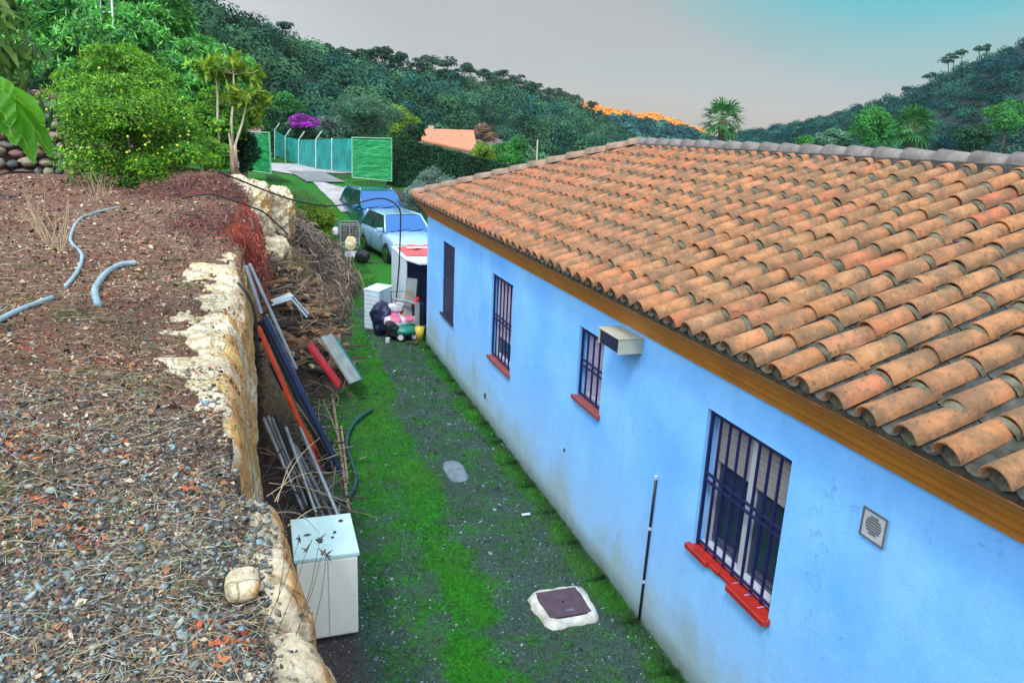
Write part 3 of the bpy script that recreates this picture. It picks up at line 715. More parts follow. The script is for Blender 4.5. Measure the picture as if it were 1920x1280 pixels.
# vent grille
vg = MB(); yv0, yv1, zv0, zv1 = 2.80, 2.965, 2.165, 2.33
vg.box(XW-.012, XW-.001, yv0, yv1, zv0, zv1); M_cream = plain('cream_plastic', (0.42, 0.44, 0.46), 0.5, var=.08, bs=0)
M_vgrey = plain('vent_grey', (0.10, 0.11, 0.12), .6, bs=0)
v1 = part('vent_grille', vg, M_cream, house)
vg = MB(); vg.box(XW-.016, XW-.0125, yv0-.006, yv0+.006, zv0-.006, zv1+.006); vg.box(XW-.016, XW-.0125, yv1-.006, yv1+.006, zv0-.006, zv1+.006); vg.box(XW-.0155, XW-.0122, yv0, yv1, zv0-.006, zv0+.006); vg.box(XW-.0155, XW-.0122, yv0, yv1, zv1-.006, zv1+.006)
for k in range(7): 
    zz_ = zv0+.035+k*.016; hw = math.sqrt(max(0, .055**2-(zz_-zv0-.083)**2)); vg.box(XW-.0165, XW-.0125, (yv0+yv1)/2-hw, (yv0+yv1)/2+hw, zz_, zz_+.009)
L0 = np.array(house.location); o = mesh_np('louvre', np.array(vg.V)-L0, vg.F, M_vgrey, v1)
# conduit
cdt = MB(); cdt.tube([(XW-.014, 5.235, -.05), (XW-.014, 5.22, .5), (XW-.014, 5.205, 1.0), (XW-.014, 5.19, 1.44)], .0125, 8)
co = part('conduit', cdt, plain('black_plastic', (0.012, 0.012, 0.02), .4, bs=0), house, True)
cl = MB()
for z in (.42, .96, 1.455):
    cl = MB(); cl.disc((XW-.014, 5.235-.03*z, z), (0, 0, 1), .0165, .03, 8); mesh_np('clip', np.array(cl.V)-L0, cl.F, M_alu, co)
hl = MB(); hl.disc((XW-.003, 10.39, .36), (1, 0, 0), .045, .012, 12, 0); part('wall_hole', hl, M_navy, house)
hl = MB(); hl.disc((XW-.003, 7.23, .83), (1, 0, 0), .022, .008, 10, 0); part('wall_hole', hl, M_navy, house)
hl = MB(); hl.box(XW-.01, XW-.001, 10.30, 10.33, .33, .46); part('hole_cover', hl, M_cream, house)

# ------------------------------------------------------------------ loose material on the terrace and in the alley
from mathutils.bvhtree import BVHTree
def bvh_of(objs):
    V = []; F = []
    for o in objs:
        b = len(V); V += [tuple(v.co+o.location) for v in o.data.vertices]; F += [tuple(b+i for i in p_.vertices) for p_ in o.data.polygons]
    return BVHTree.FromPolygons(V, F), len(objs)
bt, _ = bvh_of([terr]); br, _ = bvh_of(rocks)
def drop(xy):
    out = np.zeros((len(xy), 3)); nr = np.zeros((len(xy), 3)); onrock = np.zeros(len(xy), bool); ok = np.zeros(len(xy), bool)
    for i, (x, y) in enumerate(xy):
        a = bt.ray_cast(Vector((x, y, 5)), Vector((0, 0, -1))); b = br.ray_cast(Vector((x, y, 5)), Vector((0, 0, -1)))
        za = a[0].z if a[0] is not None else -9; zb_ = b[0].z if b[0] is not None else -9
        h = b if zb_ > za else a
        if h[0] is None or h[0].z < 2.0: continue
        out[i] = h[0]; nr[i] = h[1] if h[1].z > 0 else -h[1]; onrock[i] = zb_ > za+0.004; ok[i] = True
    return out, nr, onrock, ok
def frustum_xy(n, y0, y1, power=1.0, xr=0.25):
    """more points near the viewer; x limited to what the photo could show"""
    y = y0*(y1/y0)**(rng.random(n)**power); xl = -0.50*y-0.35
    x = xl+(xr-xl)*rng.random(n); return np.stack([x, y], 1)
ICO_V = np.array([(0, 0, -1), (.7236, -.5257, -.4472), (-.2764, -.8506, -.4472), (-.8944, 0, -.4472), (-.2764, .8506, -.4472), (.7236, .5257, -.4472), (.2764, -.8506, .4472), (-.7236, -.5257, .4472), (-.7236, .5257, .4472), (.2764, .8506, .4472), (.8944, 0, .4472), (0, 0, 1)])
ICO_F = np.array([(0, 1, 2), (1, 0, 5), (0, 2, 3), (0, 3, 4), (0, 4, 5), (1, 5, 10), (2, 1, 6), (3, 2, 7), (4, 3, 8), (5, 4, 9), (1, 10, 6), (2, 6, 7), (3, 7, 8), (4, 8, 9), (5, 9, 10), (6, 10, 11), (7, 6, 11), (8, 7, 11), (9, 8, 11), (10, 9, 11)])
def stones(name, P, s, mat, flat=(0.25, 0.65)):
    n = len(P); A = rng.normal(size=(n, 3, 3)); Q, _ = np.linalg.qr(A)
    sc = np.stack([rng.uniform(.7, 1.2, n), rng.uniform(.5, 1.0, n), rng.uniform(*flat, n)], 1)*s[:, None]
    V = ICO_V[None]*(1+rng.uniform(-.42, .35, (n, 12, 1)))*sc[:, None, :]
    ang = rng.uniform(0, 2*pi, n); tl = rng.normal(size=(n, 2))*0.4
    c, s_ = np.cos(ang), np.sin(ang)
    X = V[..., 0]*c[:, None]-V[..., 1]*s_[:, None]; Y = V[..., 0]*s_[:, None]+V[..., 1]*c[:, None]; Z = V[..., 2]+X*tl[:, :1]+Y*tl[:, 1:]*.5
    V = np.stack([X, Y, Z], -1)+P[:, None, :]
    F = (ICO_F[None]+np.arange(n)[:, None, None]*12).reshape(-1, 3)
    return mesh_np(name, V.reshape(-1, 3), F, mat)
def sticks(name, P, D, L, r, mat, bend=0.15, segs=2):
    """thin three-sided bent sticks"""
    n = len(P); D = D/np.linalg.norm(D, axis=1, keepdims=True)
    Xa = np.cross(D, rng.normal(size=(n, 3))); Xa /= np.linalg.norm(Xa, axis=1, keepdims=True); Ya = np.cross(D, Xa)
    off = Xa*(L*bend*rng.uniform(-1, 1, n))[:, None]
    rows = []
    for i in range(segs+1):
        t = i/segs; c = P+D*((t-.5)*L)[:, None]+off*(1-(2*t-1)**2); rr = r*(1-.5*t)
        for k in range(3):
            a = 2*pi*k/3; rows.append(c+(Xa*cos(a)+Ya*sin(a))*rr[:, None])
    V = np.stack(rows, 1); m_ = (segs+1)*3; F = []
    for i in range(segs):
        for k in range(3): F.append((i*3+k, i*3+(k+1) % 3, (i+1)*3+(k+1) % 3, (i+1)*3+k))
    F = (np.array(F)[None]+np.arange(n)[:, None, None]*m_).reshape(-1, 4)
    return mesh_np(name, V.reshape(-1, 3), F, mat)
def flakes(P, Nn, L, W): 
    n = len(P); D = np.cross(Nn+rng.normal(size=(n, 3))*.2, rng.normal(size=(n, 3))); return leaves(P, L, W, D, Nn, 0.75, fold=.18)
M_grav = bits('dark_gravel', [(0.035, 0.04, 0.04), (0.13, 0.145, 0.14), (0.07, 0.065, 0.055), (0.22, 0.25, 0.235), (0.05, 0.055, 0.06), (0.20, 0.15, 0.10), (0.09, 0.10, 0.11), (0.30, 0.30, 0.26), (0.19, 0.29, 0.31), (0.16, 0.10, 0.07), (0.10, 0.105, 0.085), (0.15, 0.175, 0.19)], 0.7)
M_chip = bits('dry_leaf_chips', [(0.22, 0.12, 0.075), (0.09, 0.05, 0.035), (0.34, 0.21, 0.13), (0.05, 0.032, 0.024), (0.46, 0.33, 0.21), (0.27, 0.12, 0.06), (0.15, 0.085, 0.06), (0.55, 0.45, 0.33), (0.19, 0.14, 0.06), (0.30, 0.13, 0.08)])
M_rleaf = bits('red_brown_leaves', [(0.36, 0.08, 0.03), (0.28, 0.10, 0.045), (0.42, 0.15, 0.05), (0.22, 0.05, 0.035)])
M_straw = bits('straw', [(0.45, 0.36, 0.22), (0.30, 0.24, 0.15), (0.52, 0.47, 0.36), (0.22, 0.17, 0.12), (0.36, 0.34, 0.18)])
M_gstraw = bits('green_weed', [(0.10, 0.16, 0.03), (0.16, 0.20, 0.05), (0.07, 0.12, 0.04)])
# gravel
xy = frustum_xy(60000, 1.45, 7.0, 1.0); P, Nn, onr, ok = drop(xy)
x, y = P[:, 0], P[:, 1]
dens = np.where(y < 3.0, 1.0, np.exp(-(y-3.0)/0.75)*.9+.03); dens = np.where(onr & (y > 3.3), np.where((x < -.22) & (y < 5.0), .3, 0.0), dens)
dens = np.where(onr & (y < 3.36) & (y > 2.3), np.where(x < -.02, .8, .04), dens); dens = np.where(onr & (y <= 2.3), np.where(x < -.04, .7, 0.03), dens)
dens = np.where((x < -1.0-0.25*y) , dens*.35, dens)
k = ok & (rng.random(len(x)) < dens); Pg = P[k]; sz = rng.gamma(1.7, .0030, k.sum())+.0025; sz = np.minimum(sz, .024)*(0.7+0.12*Pg[:, 1])
Pg[:, 2] += sz*.3
tag(stones('gravel', Pg, sz, M_grav), kind='stuff')
# leaf litter and bark chips
xy = frustum_xy(100000, 1.5, 21.0, 1.0); P, Nn, onr, ok = drop(xy); x, y = P[:, 0], P[:, 1]
dens = np.where(onr, .05, 1.0)*np.where(y < 2.8, .6, 1.0); dens = np.where(onr & (y > 9.2), .8, dens)
k = ok & (rng.random(len(x)) < dens); Pc, Nc = P[k], Nn[k]; yy = Pc[:, 1]
L_ = rng.gamma(2.2, .0062, k.sum())*(0.62+.11*yy); L_ = np.minimum(L_, .022+.011*yy); Pc[:, 2] += .004+L_*.12
V = flakes(Pc, Nc, L_, L_*rng.uniform(.22, .8, len(L_))); tag(mesh_np('leaf_litter', V, quads(len(Pc)), M_chip), kind='stuff')
xy = frustum_xy(900, 1.9, 14.0, 1.0, -.1); cl_ = rng.integers(0, 60, 900); cen = frustum_xy(60, 1.9, 13, 1, -.1); xy = cen[cl_]+rng.normal(size=(900, 2))*.06*(.5+cen[cl_][:, 1:]*.18)
P, Nn, onr, ok = drop(xy); P, Nn = P[ok], Nn[ok]; L_ = rng.uniform(.025, .06, len(P))*(.7+.06*P[:, 1]); P[:, 2] += .012
tag(mesh_np('fallen_leaves', flakes(P, Nn, L_, L_*.45), quads(len(P)), M_rleaf), kind='stuff')
# twigs and straws
xy = frustum_xy(9000, 1.5, 14.0, 1.0, .05); P, Nn, onr, ok = drop(xy); k = ok & ((~onr) | (rng.random(len(ok)) < .12)); P = P[k]; n = len(P)
D = rng.normal(size=(n, 3)); D[:, 2] *= .10; L_ = rng.gamma(2.2, .028, n)+.02; L_ *= (.6+.10*P[:, 1]); P[:, 2] += .012+rng.random(n)*.015
tag(sticks('dry_twigs', P, D, L_, rng.uniform(.0008, .0022, n)*(.6+.11*P[:, 1]), M_straw, .2), kind='stuff')
xy = frustum_xy(2600, 2.6, 11.0, 1.0, -.2); cen = frustum_xy(42, 2.5, 10, 1, -.25); xy = cen[rng.integers(0, 42, 2600)]+rng.normal(size=(2600, 2))*.10; P, Nn, onr, ok = drop(xy); P = P[ok & ~onr]; n = len(P)
D = rng.normal(size=(n, 3)); D[:, 2] = abs(D[:, 2])*.5; L_ = rng.uniform(.03, .11, n); P[:, 2] += .015
tag(sticks('weeds', P, D, L_, rng.uniform(.0008, .0016, n)*(.7+.1*P[:, 1]), M_gstraw, .4), kind='stuff')
# dried creeper heaped over the terrace edge, purple brown to red
M_vine = bits('dried_creeper', [(0.17, 0.085, 0.075), (0.25, 0.10, 0.08), (0.10, 0.055, 0.05), (0.28, 0.19, 0.16), (0.30, 0.08, 0.05), (0.07, 0.04, 0.038)])
def heap(n, c, rad, low=0.0):
    q = rng.normal(size=(n, 3)); q /= np.linalg.norm(q, axis=1, keepdims=True); q[:, 2] = np.abs(q[:, 2]); r_ = rng.uniform(.55, 1.0, n)[:, None]**.5
    return q*r_*np.array(rad)+np.array(c), q
Pv = []; Dv = []
for (n, c, rad) in [(1100, (-.66, 11.4, 2.62), (.34, 1.7, .12)), (2600, (-.75, 12.6, 2.62), (.6, 2.0, .24)), (2300, (-.95, 15.6, 2.65), (.75, 2.2, .62)), (800, (-1.5, 16.6, 2.65), (1.0, 1.5, .4)), (700, (-1.3, 11.5, 2.62), (1.0, 3.0, .04))]:
    a, q = heap(n, c, rad); Pv.append(a); d_ = rng.normal(size=(n, 3)); d_[:, 2] *= .5; Dv.append(d_)
# strands spilling down the wall face
n = 1500; yy = rng.uniform(10.4, 14.4, n); tt = rng.random(n); xx = -.30+tt*.26+rng.normal(size=n)*.06; zz_ = 2.78-tt*rng.uniform(.35, .95, n); Pv.append(np.stack([xx, yy, zz_], 1)); Dv.append(np.stack([.3*np.ones(n), rng.normal(size=n)*.6, -np.ones(n)], 1))
nsp = n; Pv = np.concatenate(Pv); Dv = np.concatenate(Dv); n = len(Pv)
tag(sticks('dried_creeper', Pv[:-nsp], Dv[:-nsp], rng.uniform(.10, .42, n-nsp), rng.uniform(.003, .008, n-nsp), M_vine, .35, 3), kind='stuff'); tag(sticks('red_creeper', Pv[-nsp:], Dv[-nsp:], rng.uniform(.10, .36, nsp), rng.uniform(.004, .009, nsp), bits('red_creeper', [(0.42, 0.06, 0.035), (0.30, 0.05, 0.03), (0.50, 0.10, 0.05), (0.20, 0.05, 0.04)]), .35, 3), kind='stuff')
a = Pv[rng.integers(0, n, 7000)]+rng.normal(size=(7000, 3))*.05
tag(mesh_np('creeper_leaves', leaves(a, rng.uniform(.03, .09, 7000), rng.uniform(.015, .04, 7000), None, None, 1), quads(7000), M_vine), kind='stuff')

# ------------------------------------------------------------------ grass and pebbles in the alley
def gnoise(x, y, sc=1.0, seed=0): return fbm(np.stack([x, y, 0*x], 1), sc, 3, seed)
def alley_xy(n, y0, y1, pw=1.0): 
    y = y0*(y1/y0)**(rng.random(n)**pw); return .12+(3.12-.12)*rng.random(n), y
def blades(name, x, y, h, mat, wid=.10, lean=.55):
    n = len(x); B = np.stack([x, y, G(x, y)-.006], 1); B[:, 2] += fbm(np.stack([x, y, 0*x], 1), 1.6, 5)*.022 if n < 400000 else 0
    ang = rng.uniform(0, 2*pi, n); X_ = np.stack([np.cos(ang), np.sin(ang), 0*ang], 1); ln = rng.normal(size=(n, 3))*lean*h[:, None]; ln[:, 2] = 0
    wv = (h*wid)[:, None]; tip = B+ln+np.array([0, 0, 1])*h[:, None]; mid = B+ln*.35+np.array([0, 0, 1])*(h*.6)[:, None]
    V = np.stack([B-X_*wv, B+X_*wv, mid+X_*wv*.7, tip, mid-X_*wv*.7], 1)
    F = (np.array([[0, 1, 2, 4]])[None]+np.arange(n)[:, None, None]*5).reshape(-1, 4); F2 = (np.array([[4, 2, 3, 3]])[None]+np.arange(n)[:, None, None]*5).reshape(-1, 4)
    V = V.reshape(-1, 3); 
    # diamond blade: one quad base-side-tip-side keeps the mesh light
    V4 = np.stack([B-X_*wv*.6, B+X_*wv*.6, tip+X_*wv*.15, tip-X_*wv*.15], 1).reshape(-1, 3)
    return mesh_np(name, V4, quads(n), mat)
M_grass = foliage('grass_blades', [(0.012, 0.13, 0.004), (0.035, 0.36, 0.008), (0.02, 0.24, 0.006), (0.10, 0.42, 0.02), (0.05, 0.14, 0.02), (0.16, 0.24, 0.05)], 2.6, .3, .6, (.5, 1.45))
M_moss = foliage('mossy_grass', [(0.010, 0.045, 0.012), (0.018, 0.085, 0.014), (0.035, 0.075, 0.022), (0.06, 0.10, 0.03)], 2.0, .25, .7, (.5, 1.3))
x, y = alley_xy(330000, 4.0, 26, .9); g_, s_ = cover(x, y); nz = gnoise(x, y, 2.2)*.55+gnoise(x, y, .8, 5)*.3
v = g_+nz-s_*.8; k = rng.random(len(x)) < np.clip((v-.42)*1.7, 0, 1); x1_, y1_ = x[k], y[k]
h = rng.gamma(3, .0052, len(x1_))*(.65+.055*y1_)+.006; h *= (.6+.7*np.clip(v[k]-.3, 0, 1))
tag(blades('grass', x1_, y1_, h, M_grass, .11), kind='stuff')
k = rng.random(len(x)) < np.clip((v-.05)*1.5, 0, .6)*(v < .8); x2_, y2_ = x[k], y[k]; h = rng.gamma(3, .0036, len(x2_))*(.7+.06*y2_)+.004
tag(blades('moss', x2_, y2_, h, M_moss, .2, .9), kind='stuff')
x, y = alley_xy(42000, 4.0, 22, 1.0); g_, s_ = cover(x, y); nz = gnoise(x, y, 2.2)*.55+gnoise(x, y, .8, 5)*.3
v = g_+nz; k = rng.random(len(x)) < np.clip(.75-v+.65*((x < 1.25) & (y < 6.8)), 0.03, .7); x, y = x[k], y[k]; sz = np.minimum(rng.gamma(2, .0030, len(x))+.003, .030)*(.65+.06*y)
M_peb = bits('alley_pebbles', [(0.03, 0.05, 0.05), (0.06, 0.10, 0.11), (0.11, 0.17, 0.19), (0.04, 0.07, 0.06), (0.07, 0.08, 0.06), (0.22, 0.30, 0.31), (0.025, 0.04, 0.035), (0.06, 0.10, 0.11)], .7)
sz = np.where(rng.random(len(x)) < .03, sz*1.8, sz); zz_ = G(x, y)+fbm(np.stack([x, y, 0*x], 1), 1.6, 5)*.022+sz*.2
tag(stones('pebbles', np.stack([x, y, zz_], 1), sz, M_peb), kind='stuff')
ct_t = np.stack([*alley_xy(420, 4.1, 18, 1.0)], 1); gt, st_t = cover(ct_t[:, 0], ct_t[:, 1]); ct_t = ct_t[rng.random(420) < gt*1.1]; it = rng.integers(0, len(ct_t), 16000); x = ct_t[it, 0]+rng.normal(size=16000)*.022; y = ct_t[it, 1]+rng.normal(size=16000)*.03
hc = rng.uniform(.5, 1.5, len(ct_t))[it]; tag(blades('grass_tufts', x, y, rng.uniform(.018, .042, 16000)*hc, M_grass, .07, .6), kind='stuff')
# longer tufts along the wall foot, and lawn round the cars
x = 3.12-rng.gamma(1.5, .05, 14000); y = 4*(16/4)**rng.random(14000); y = y+.12*np.sin(y*9); h = rng.uniform(.015, .06, 14000)*(.8+.03*y)
tag(blades('grass_fringe', x, y, h, M_moss, .08, .5), kind='stuff')
x = rng.uniform(.3, 9.5, 90000); y = rng.uniform(24, 44, 90000); h = rng.uniform(.03, .08, len(x)); 
k = gnoise(x, y, .5) > -.25; x, y, h = x[k], y[k], h[k]
# keep the driveway clear
def on_drive(x, y):
    c = np.array([atg(*q)[:2] for q in [(470, 311), (548, 322), (600, 342), (627, 356), (664, 380), (680, 395)]]); c2 = np.array([atg(*q)[:2] for q in [(440, 308), (505, 315), (560, 316), (640, 322), (690, 324)]])
    out = np.zeros(len(x), bool)
    for cc, wd in ((c, 1.3), (c2, 1.6)):
        for i in range(len(cc)-1):
            a, b = cc[i], cc[i+1]; d = b-a; t = np.clip(((x-a[0])*d[0]+(y-a[1])*d[1])/(d@d), 0, 1); out |= np.hypot(x-a[0]-t*d[0], y-a[1]-t*d[1]) < wd
    return out
k = ~on_drive(x, y); g_, s_ = cover(x, y); k &= rng.random(len(x)) > s_; tag(blades('lawn', x[k], y[k], h[k], foliage('lawn_blades', [(0.02, 0.07, 0.02), (0.05, 0.14, 0.03), (0.10, 0.16, 0.05), (0.03, 0.10, 0.04), (0.12, 0.12, 0.06)], .6, .25), .16, .6), kind='stuff')

# ------------------------------------------------------------------ objects in the alley
M_white = plain('white_plastic', (0.55, 0.66, 0.72), .5, var=.08, scale=5, bs=.05)
M_silver = plain('grey_metal', (0.34, 0.38, 0.42), .4, .5, var=.25, scale=6, bs=.1)
M_steel = plain('dull_steel', (0.16, 0.18, 0.20), .5, .3, var=.35, scale=8, bs=.2)
M_black = plain('black_rubber', (0.012, 0.012, 0.014), .6, var=.3, scale=8, bs=.1)
M_redp = plain('red_paint', (0.50, 0.012, 0.02), .45, var=.2, scale=5, bs=.1)
M_vermil = plain('vermilion_paint', (0.75, 0.07, 0.02), .5, var=.25, scale=7, bs=.2)
M_orng = plain('orange_board', (0.62, 0.16, 0.02), .6, var=.3, scale=7, bs=.2)
M_navyb = plain('navy_board', (0.010, 0.013, 0.055), .5, var=.5, scale=4, bs=.2)
M_dgreen = plain('dark_green_hose', (0.012, 0.07, 0.06), .4, var=.2, scale=8, bs=.05)
M_green = plain('green_plastic', (0.01, 0.18, 0.12), .4, var=.2, bs=.05)
M_wood = plain('weathered_wood', (0.26, 0.19, 0.12), .85, var=.45, scale=5, bs=.5, stretch=(1, 6, 1))
M_gwood = plain('grey_board', (0.22, 0.25, 0.24), .8, var=.3, scale=4, bs=.3)
M_yel = plain('yellow_plastic', (0.55, 0.42, 0.04), .5, var=.15, bs=.05)
M_beige = plain('beige_cloth', (0.60, 0.50, 0.30), .9, var=.2, bs=.3)
M_pink = plain('pink_plastic', (0.55, 0.13, 0.22), .5, var=.2, bs=.2)
M_bag = plain('white_bag', (0.58, 0.56, 0.62), .5, var=.15, bs=.3)
def single(name, mb, mats, label, cat, group=None, smooth=False, loc=(0, 0, 0)):
    o = mesh_np(name, np.array(mb.V)-np.array(loc), mb.F, mats, None, smooth, mb.M, loc); return tag(o, label, cat, group)
def A(px, py, Y): return tuple(aty(px, py, Y))
def Z(px, py, z): return tuple(atz(px, py, z))
# leaning planks and poles against the wall
for nm, lab, p, q, w_, th, mt in [
    ('pole', 'long vermilion red pole leaning on the boulder wall', A(484, 612, 9.05), Z(603, 884, .02), .045, .045, M_vermil),
    ('plank', 'wide dark navy board leaning on the wall beside the red pole', A(496, 596, 9.25), Z(641, 888, .02), .10, .03, M_navyb),
    ('plank', 'black board leaning between the red pole and the navy board', A(492, 600, 9.35), Z(622, 880, .04), .13, .03, M_black),
    ('plank', 'narrow orange board foot poking out between the navy boards', A(530, 735, 9.1), Z(618, 878, .02), .09, .025, M_orng),
    ('plank', 'short navy board behind the red pole', A(505, 680, 9.35), Z(595, 855, .05), .15, .03, M_navyb),
    ('plank', 'brown wooden lath lying over the navy board', A(556, 755, 9.0), Z(628, 868, .08), .05, .02, M_wood),
    ('metal_rail', 'long silver rail, rightmost of the leaning metal rails', A(468, 494, 9.6), A(556, 692, 9.4), .035, .03, M_silver),
    ('metal_rail', 'pale metal rail leaning at the wall top, left of the silver rail', A(461, 498, 9.5), A(490, 588, 9.4), .05, .03, M_silver),
    ('metal_rail', 'thin dark steel bar beneath the silver rail', A(500, 590, 9.3), Z(600, 800, .1), .03, .03, M_steel),
    ('plank', 'grey board lying on the firewood beside the red panel', Z(611, 630, .95), Z(667, 716, .30), .25, .05, M_gwood),
    ('plank', 'bright red panel lying on the firewood', Z(580, 645, .98), Z(636, 721, .32), .27, .045, M_redp),
    ('plank', 'dark green board edge under the grey board', Z(626, 634, .86), Z(677, 712, .20), .10, .05, M_green),
    ('plank', 'long pale plank holding back the firewood heap', Z(594, 522, .62), Z(629, 638, .18), .05, .12, M_wood),
    ('plank', 'long thin plank edge lying along the grass beside the green hose', Z(623, 740, .03), Z(655, 962, .03), .035, .05, M_wood),
    ('plank', 'splintered brown stick lying by the foot of the navy boards', Z(640, 800, .05), Z(652, 905, .05), .03, .04, M_wood),
]:
    mb = MB(); mb.beam(p, q, w_, th); single(nm, mb, mt, lab, {'pole': 'pole', 'plank': 'plank', 'metal_rail': 'rail'}[nm])
for k in range(11):
    mb = MB(); x = .02+.05*k+random.uniform(-.02, .02); y = 8.5-.07*k
    p = (x-.10, y+.25+random.random()*.5, .75+random.random()*.35-.03*k); q = (x+.22+random.random()*.12, y-.55-random.random()*.35, .02)
    mb.tube([p, q], random.choice([.012, .018, .022]), 7); single('metal_pipe', mb, random.choice([M_steel, M_silver, M_black, M_steel]), ['first', 'second', 'third', 'fourth', 'fifth', 'sixth', 'seventh', 'eighth', 'ninth', 'tenth', 'eleventh'][k]+' loose pipe from the boulder wall in the tangle behind the cabinet', 'pipe', 'loose pipes behind the cabinet', True)
mb = MB(); mb.tube([A(446, 530, 7.6), A(462, 548, 7.6), A(474, 572, 7.6), A(480, 600, 7.6), A(482, 650, 7.6), A(481, 700, 7.6)], .016, 6); single('black_hose', mb, M_black, 'black hose hanging down the orange face of the boulder', 'hose', None, True)
# white plastic gutter on the logs
mb = MB(); mb.beam(Z(510, 566, 1.45), Z(547, 552, 1.55), .22, .02); mb.beam(Z(545, 552, 1.55), Z(577, 588, 1.2), .13, .02); mb.tube([Z(510, 572, 1.43), Z(546, 560, 1.53), Z(575, 594, 1.18)], .02, 6)
single('gutter', mb, M_white, 'broken white plastic gutter lying on the firewood', 'gutter')
# firewood
M_bark = bits('firewood_bark', [(0.17, 0.105, 0.065), (0.11, 0.07, 0.05), (0.26, 0.14, 0.075), (0.08, 0.055, 0.045), (0.34, 0.16, 0.07), (0.16, 0.125, 0.095)], .9)
M_cut = bits('cut_wood', [(0.50, 0.33, 0.17), (0.40, 0.22, 0.11), (0.55, 0.42, 0.27)], .9)
def log_mesh(seed):
    rr = random.Random(seed); mb = MB(); r = rr.uniform(.025, .055); L = rr.uniform(.32, .70); n = 9; V = []; F = []
    sp = rr.random() < .2; bend = rr.uniform(-.05, .05)
    for i in range(5):
        t = i/4
        for k in range(n):
            a = 2*pi*k/n; q = r*(1+rr.uniform(-.12, .12)); x_, z_ = cos(a)*q, sin(a)*q
            if sp: z_ = max(z_, -r*.15)
            V.append((x_+bend*(1-(2*t-1)**2), (t-.5)*L, z_))
    for i in range(4):
        for k in range(n): F.append((i*n+k, i*n+(k+1) % n, (i+1)*n+(k+1) % n, (i+1)*n+k))
    mb.add(V, F, 0); mb.add([V[k] for k in range(n)], [tuple(range(n))[::-1]], 1); mb.add([V[4*n+k] for k in range(n)], [tuple(range(n))], 1)
    o = mb.build('firewood_log', [M_bark, M_cut]); return o
for m_ in (M_bark, M_cut):
    t_ = m_.node_tree; oi = t_.nodes.new('ShaderNodeObjectInfo')
    for n_ in t_.nodes:
        if n_.type == 'VALTORGB' and n_.color_ramp.interpolation == 'CONSTANT': t_.links.new(oi.outputs['Random'], n_.inputs[0])
protos = [log_mesh(i) for i in range(9)]
for o in protos: COL.objects.unlink(o)
def heap_h(x, y): 
    e = max(0, 1-((y-15.0)/3.1)**4); return max(0, 1.5*(1-((x+.15)/1.55)**1.5)*e) if -.15 <= x < 1.4 else (1.5*e if x < 0 else 0)
mb = MB()
for k in range(270):
    o = protos[k % 9].copy(); COL.objects.link(o); x = -.1+1.35*(random.random()); y = random.uniform(12.2, 17.6); z = heap_h(x, y)
    o.location = (x, y, z*random.uniform(.86, 1.0)+.06); o.rotation_euler = (random.gauss(0, .45), random.uniform(-3, 3), random.uniform(0, pi)); q_ = random.uniform(.7, 1.35); o.scale = (q_, random.uniform(.8, 1.5), q_)
    tag(o, 'firewood log in the loose heap against the boulder wall', 'log', 'firewood heap')
xs_ = np.linspace(-.3, 1.5, 26); ys_ = np.linspace(11.6, 18.4, 50)
o = gridmesh('wood_debris', xs_, ys_, lambda X, Y: np.vectorize(heap_h)(X, Y)*.93-.02+.05*np.sin(X*14)*np.sin(Y*11), plain('bark_debris', (0.07, 0.05, 0.035), .95, var=.6, scale=9, bs=1)); tag(o, kind='stuff')
P = np.stack([rng.uniform(-.1, 1.25, 300), rng.uniform(12.0, 17.8, 300), np.zeros(300)], 1); P[:, 2] = [heap_h(a_, b_)+.08+random.random()*.16 for a_, b_ in P[:, :2]]; D = rng.normal(size=P.shape); D[:, 2] *= .35
tag(sticks('dead_branches', P, D, rng.uniform(.35, 1.0, 300), rng.uniform(.007, .020, 300), bits('heap_branches', [(0.15, 0.10, 0.065), (0.08, 0.055, 0.045), (0.26, 0.17, 0.11), (0.20, 0.16, 0.12), (0.05, 0.04, 0.035), (0.32, 0.17, 0.08)]), .3, 3), kind='stuff')
P = np.stack([rng.uniform(.0, .85, 260), rng.uniform(7.2, 12.2, 260), rng.uniform(.02, .28, 260)], 1); P[:, 2] += np.maximum(0, .55-P[:, 0])*.9*rng.random(260); D = rng.normal(size=P.shape); D[:, 2] *= .5
tag(sticks('dead_branches', P, D, rng.uniform(.25, .9, 260), rng.uniform(.004, .013, 260), bits('grey_brown_branches', [(0.12, 0.085, 0.065), (0.22, 0.17, 0.13), (0.06, 0.045, 0.04), (0.32, 0.27, 0.22)]), .35, 3), kind='stuff')
# brushwood heap, hay mound and dry scrub by the wall
M_brush = bits('brushwood', [(0.20, 0.15, 0.12), (0.30, 0.23, 0.18), (0.13, 0.095, 0.08), (0.38, 0.30, 0.24), (0.09, 0.07, 0.06), (0.24, 0.16, 0.13)])
M_hay = bits('hay', [(0.24, 0.18, 0.09), (0.17, 0.12, 0.06), (0.32, 0.24, 0.14), (0.13, 0.13, 0.05), (0.20, 0.12, 0.08)])
hp_ = [heap(n_, c_, r_) for n_, c_, r_ in [(2600, (.25, 19.6, 0.2), (1.15, 2.0, 2.1)), (1500, (.7, 21.8, 0.0), (1.4, 2.2, 1.7)), (1300, (1.2, 22.6, 0), (1.3, 2.2, 1.0)), (900, (1.5, 20.4, 0), (.9, 1.8, .75)), (500, (-.1, 22.5, .4), (1.0, 2.0, 2.0))]]
P = np.concatenate([a_[0] for a_ in hp_]); q = np.concatenate([a_[1] for a_ in hp_]); P += rng.normal(size=P.shape)*.07; D = np.cross(q, rng.normal(size=q.shape)); D[:, 2] -= .25
tag(sticks('brushwood', P, D, rng.uniform(.25, 1.1, len(P)), rng.uniform(.006, .019, len(P)), M_brush, .25, 3), kind='stuff')
P, q = heap(1500, (1.0, 18.6, 0.0), (1.0, 2.6, .7)); D = np.cross(q, rng.normal(size=q.shape))
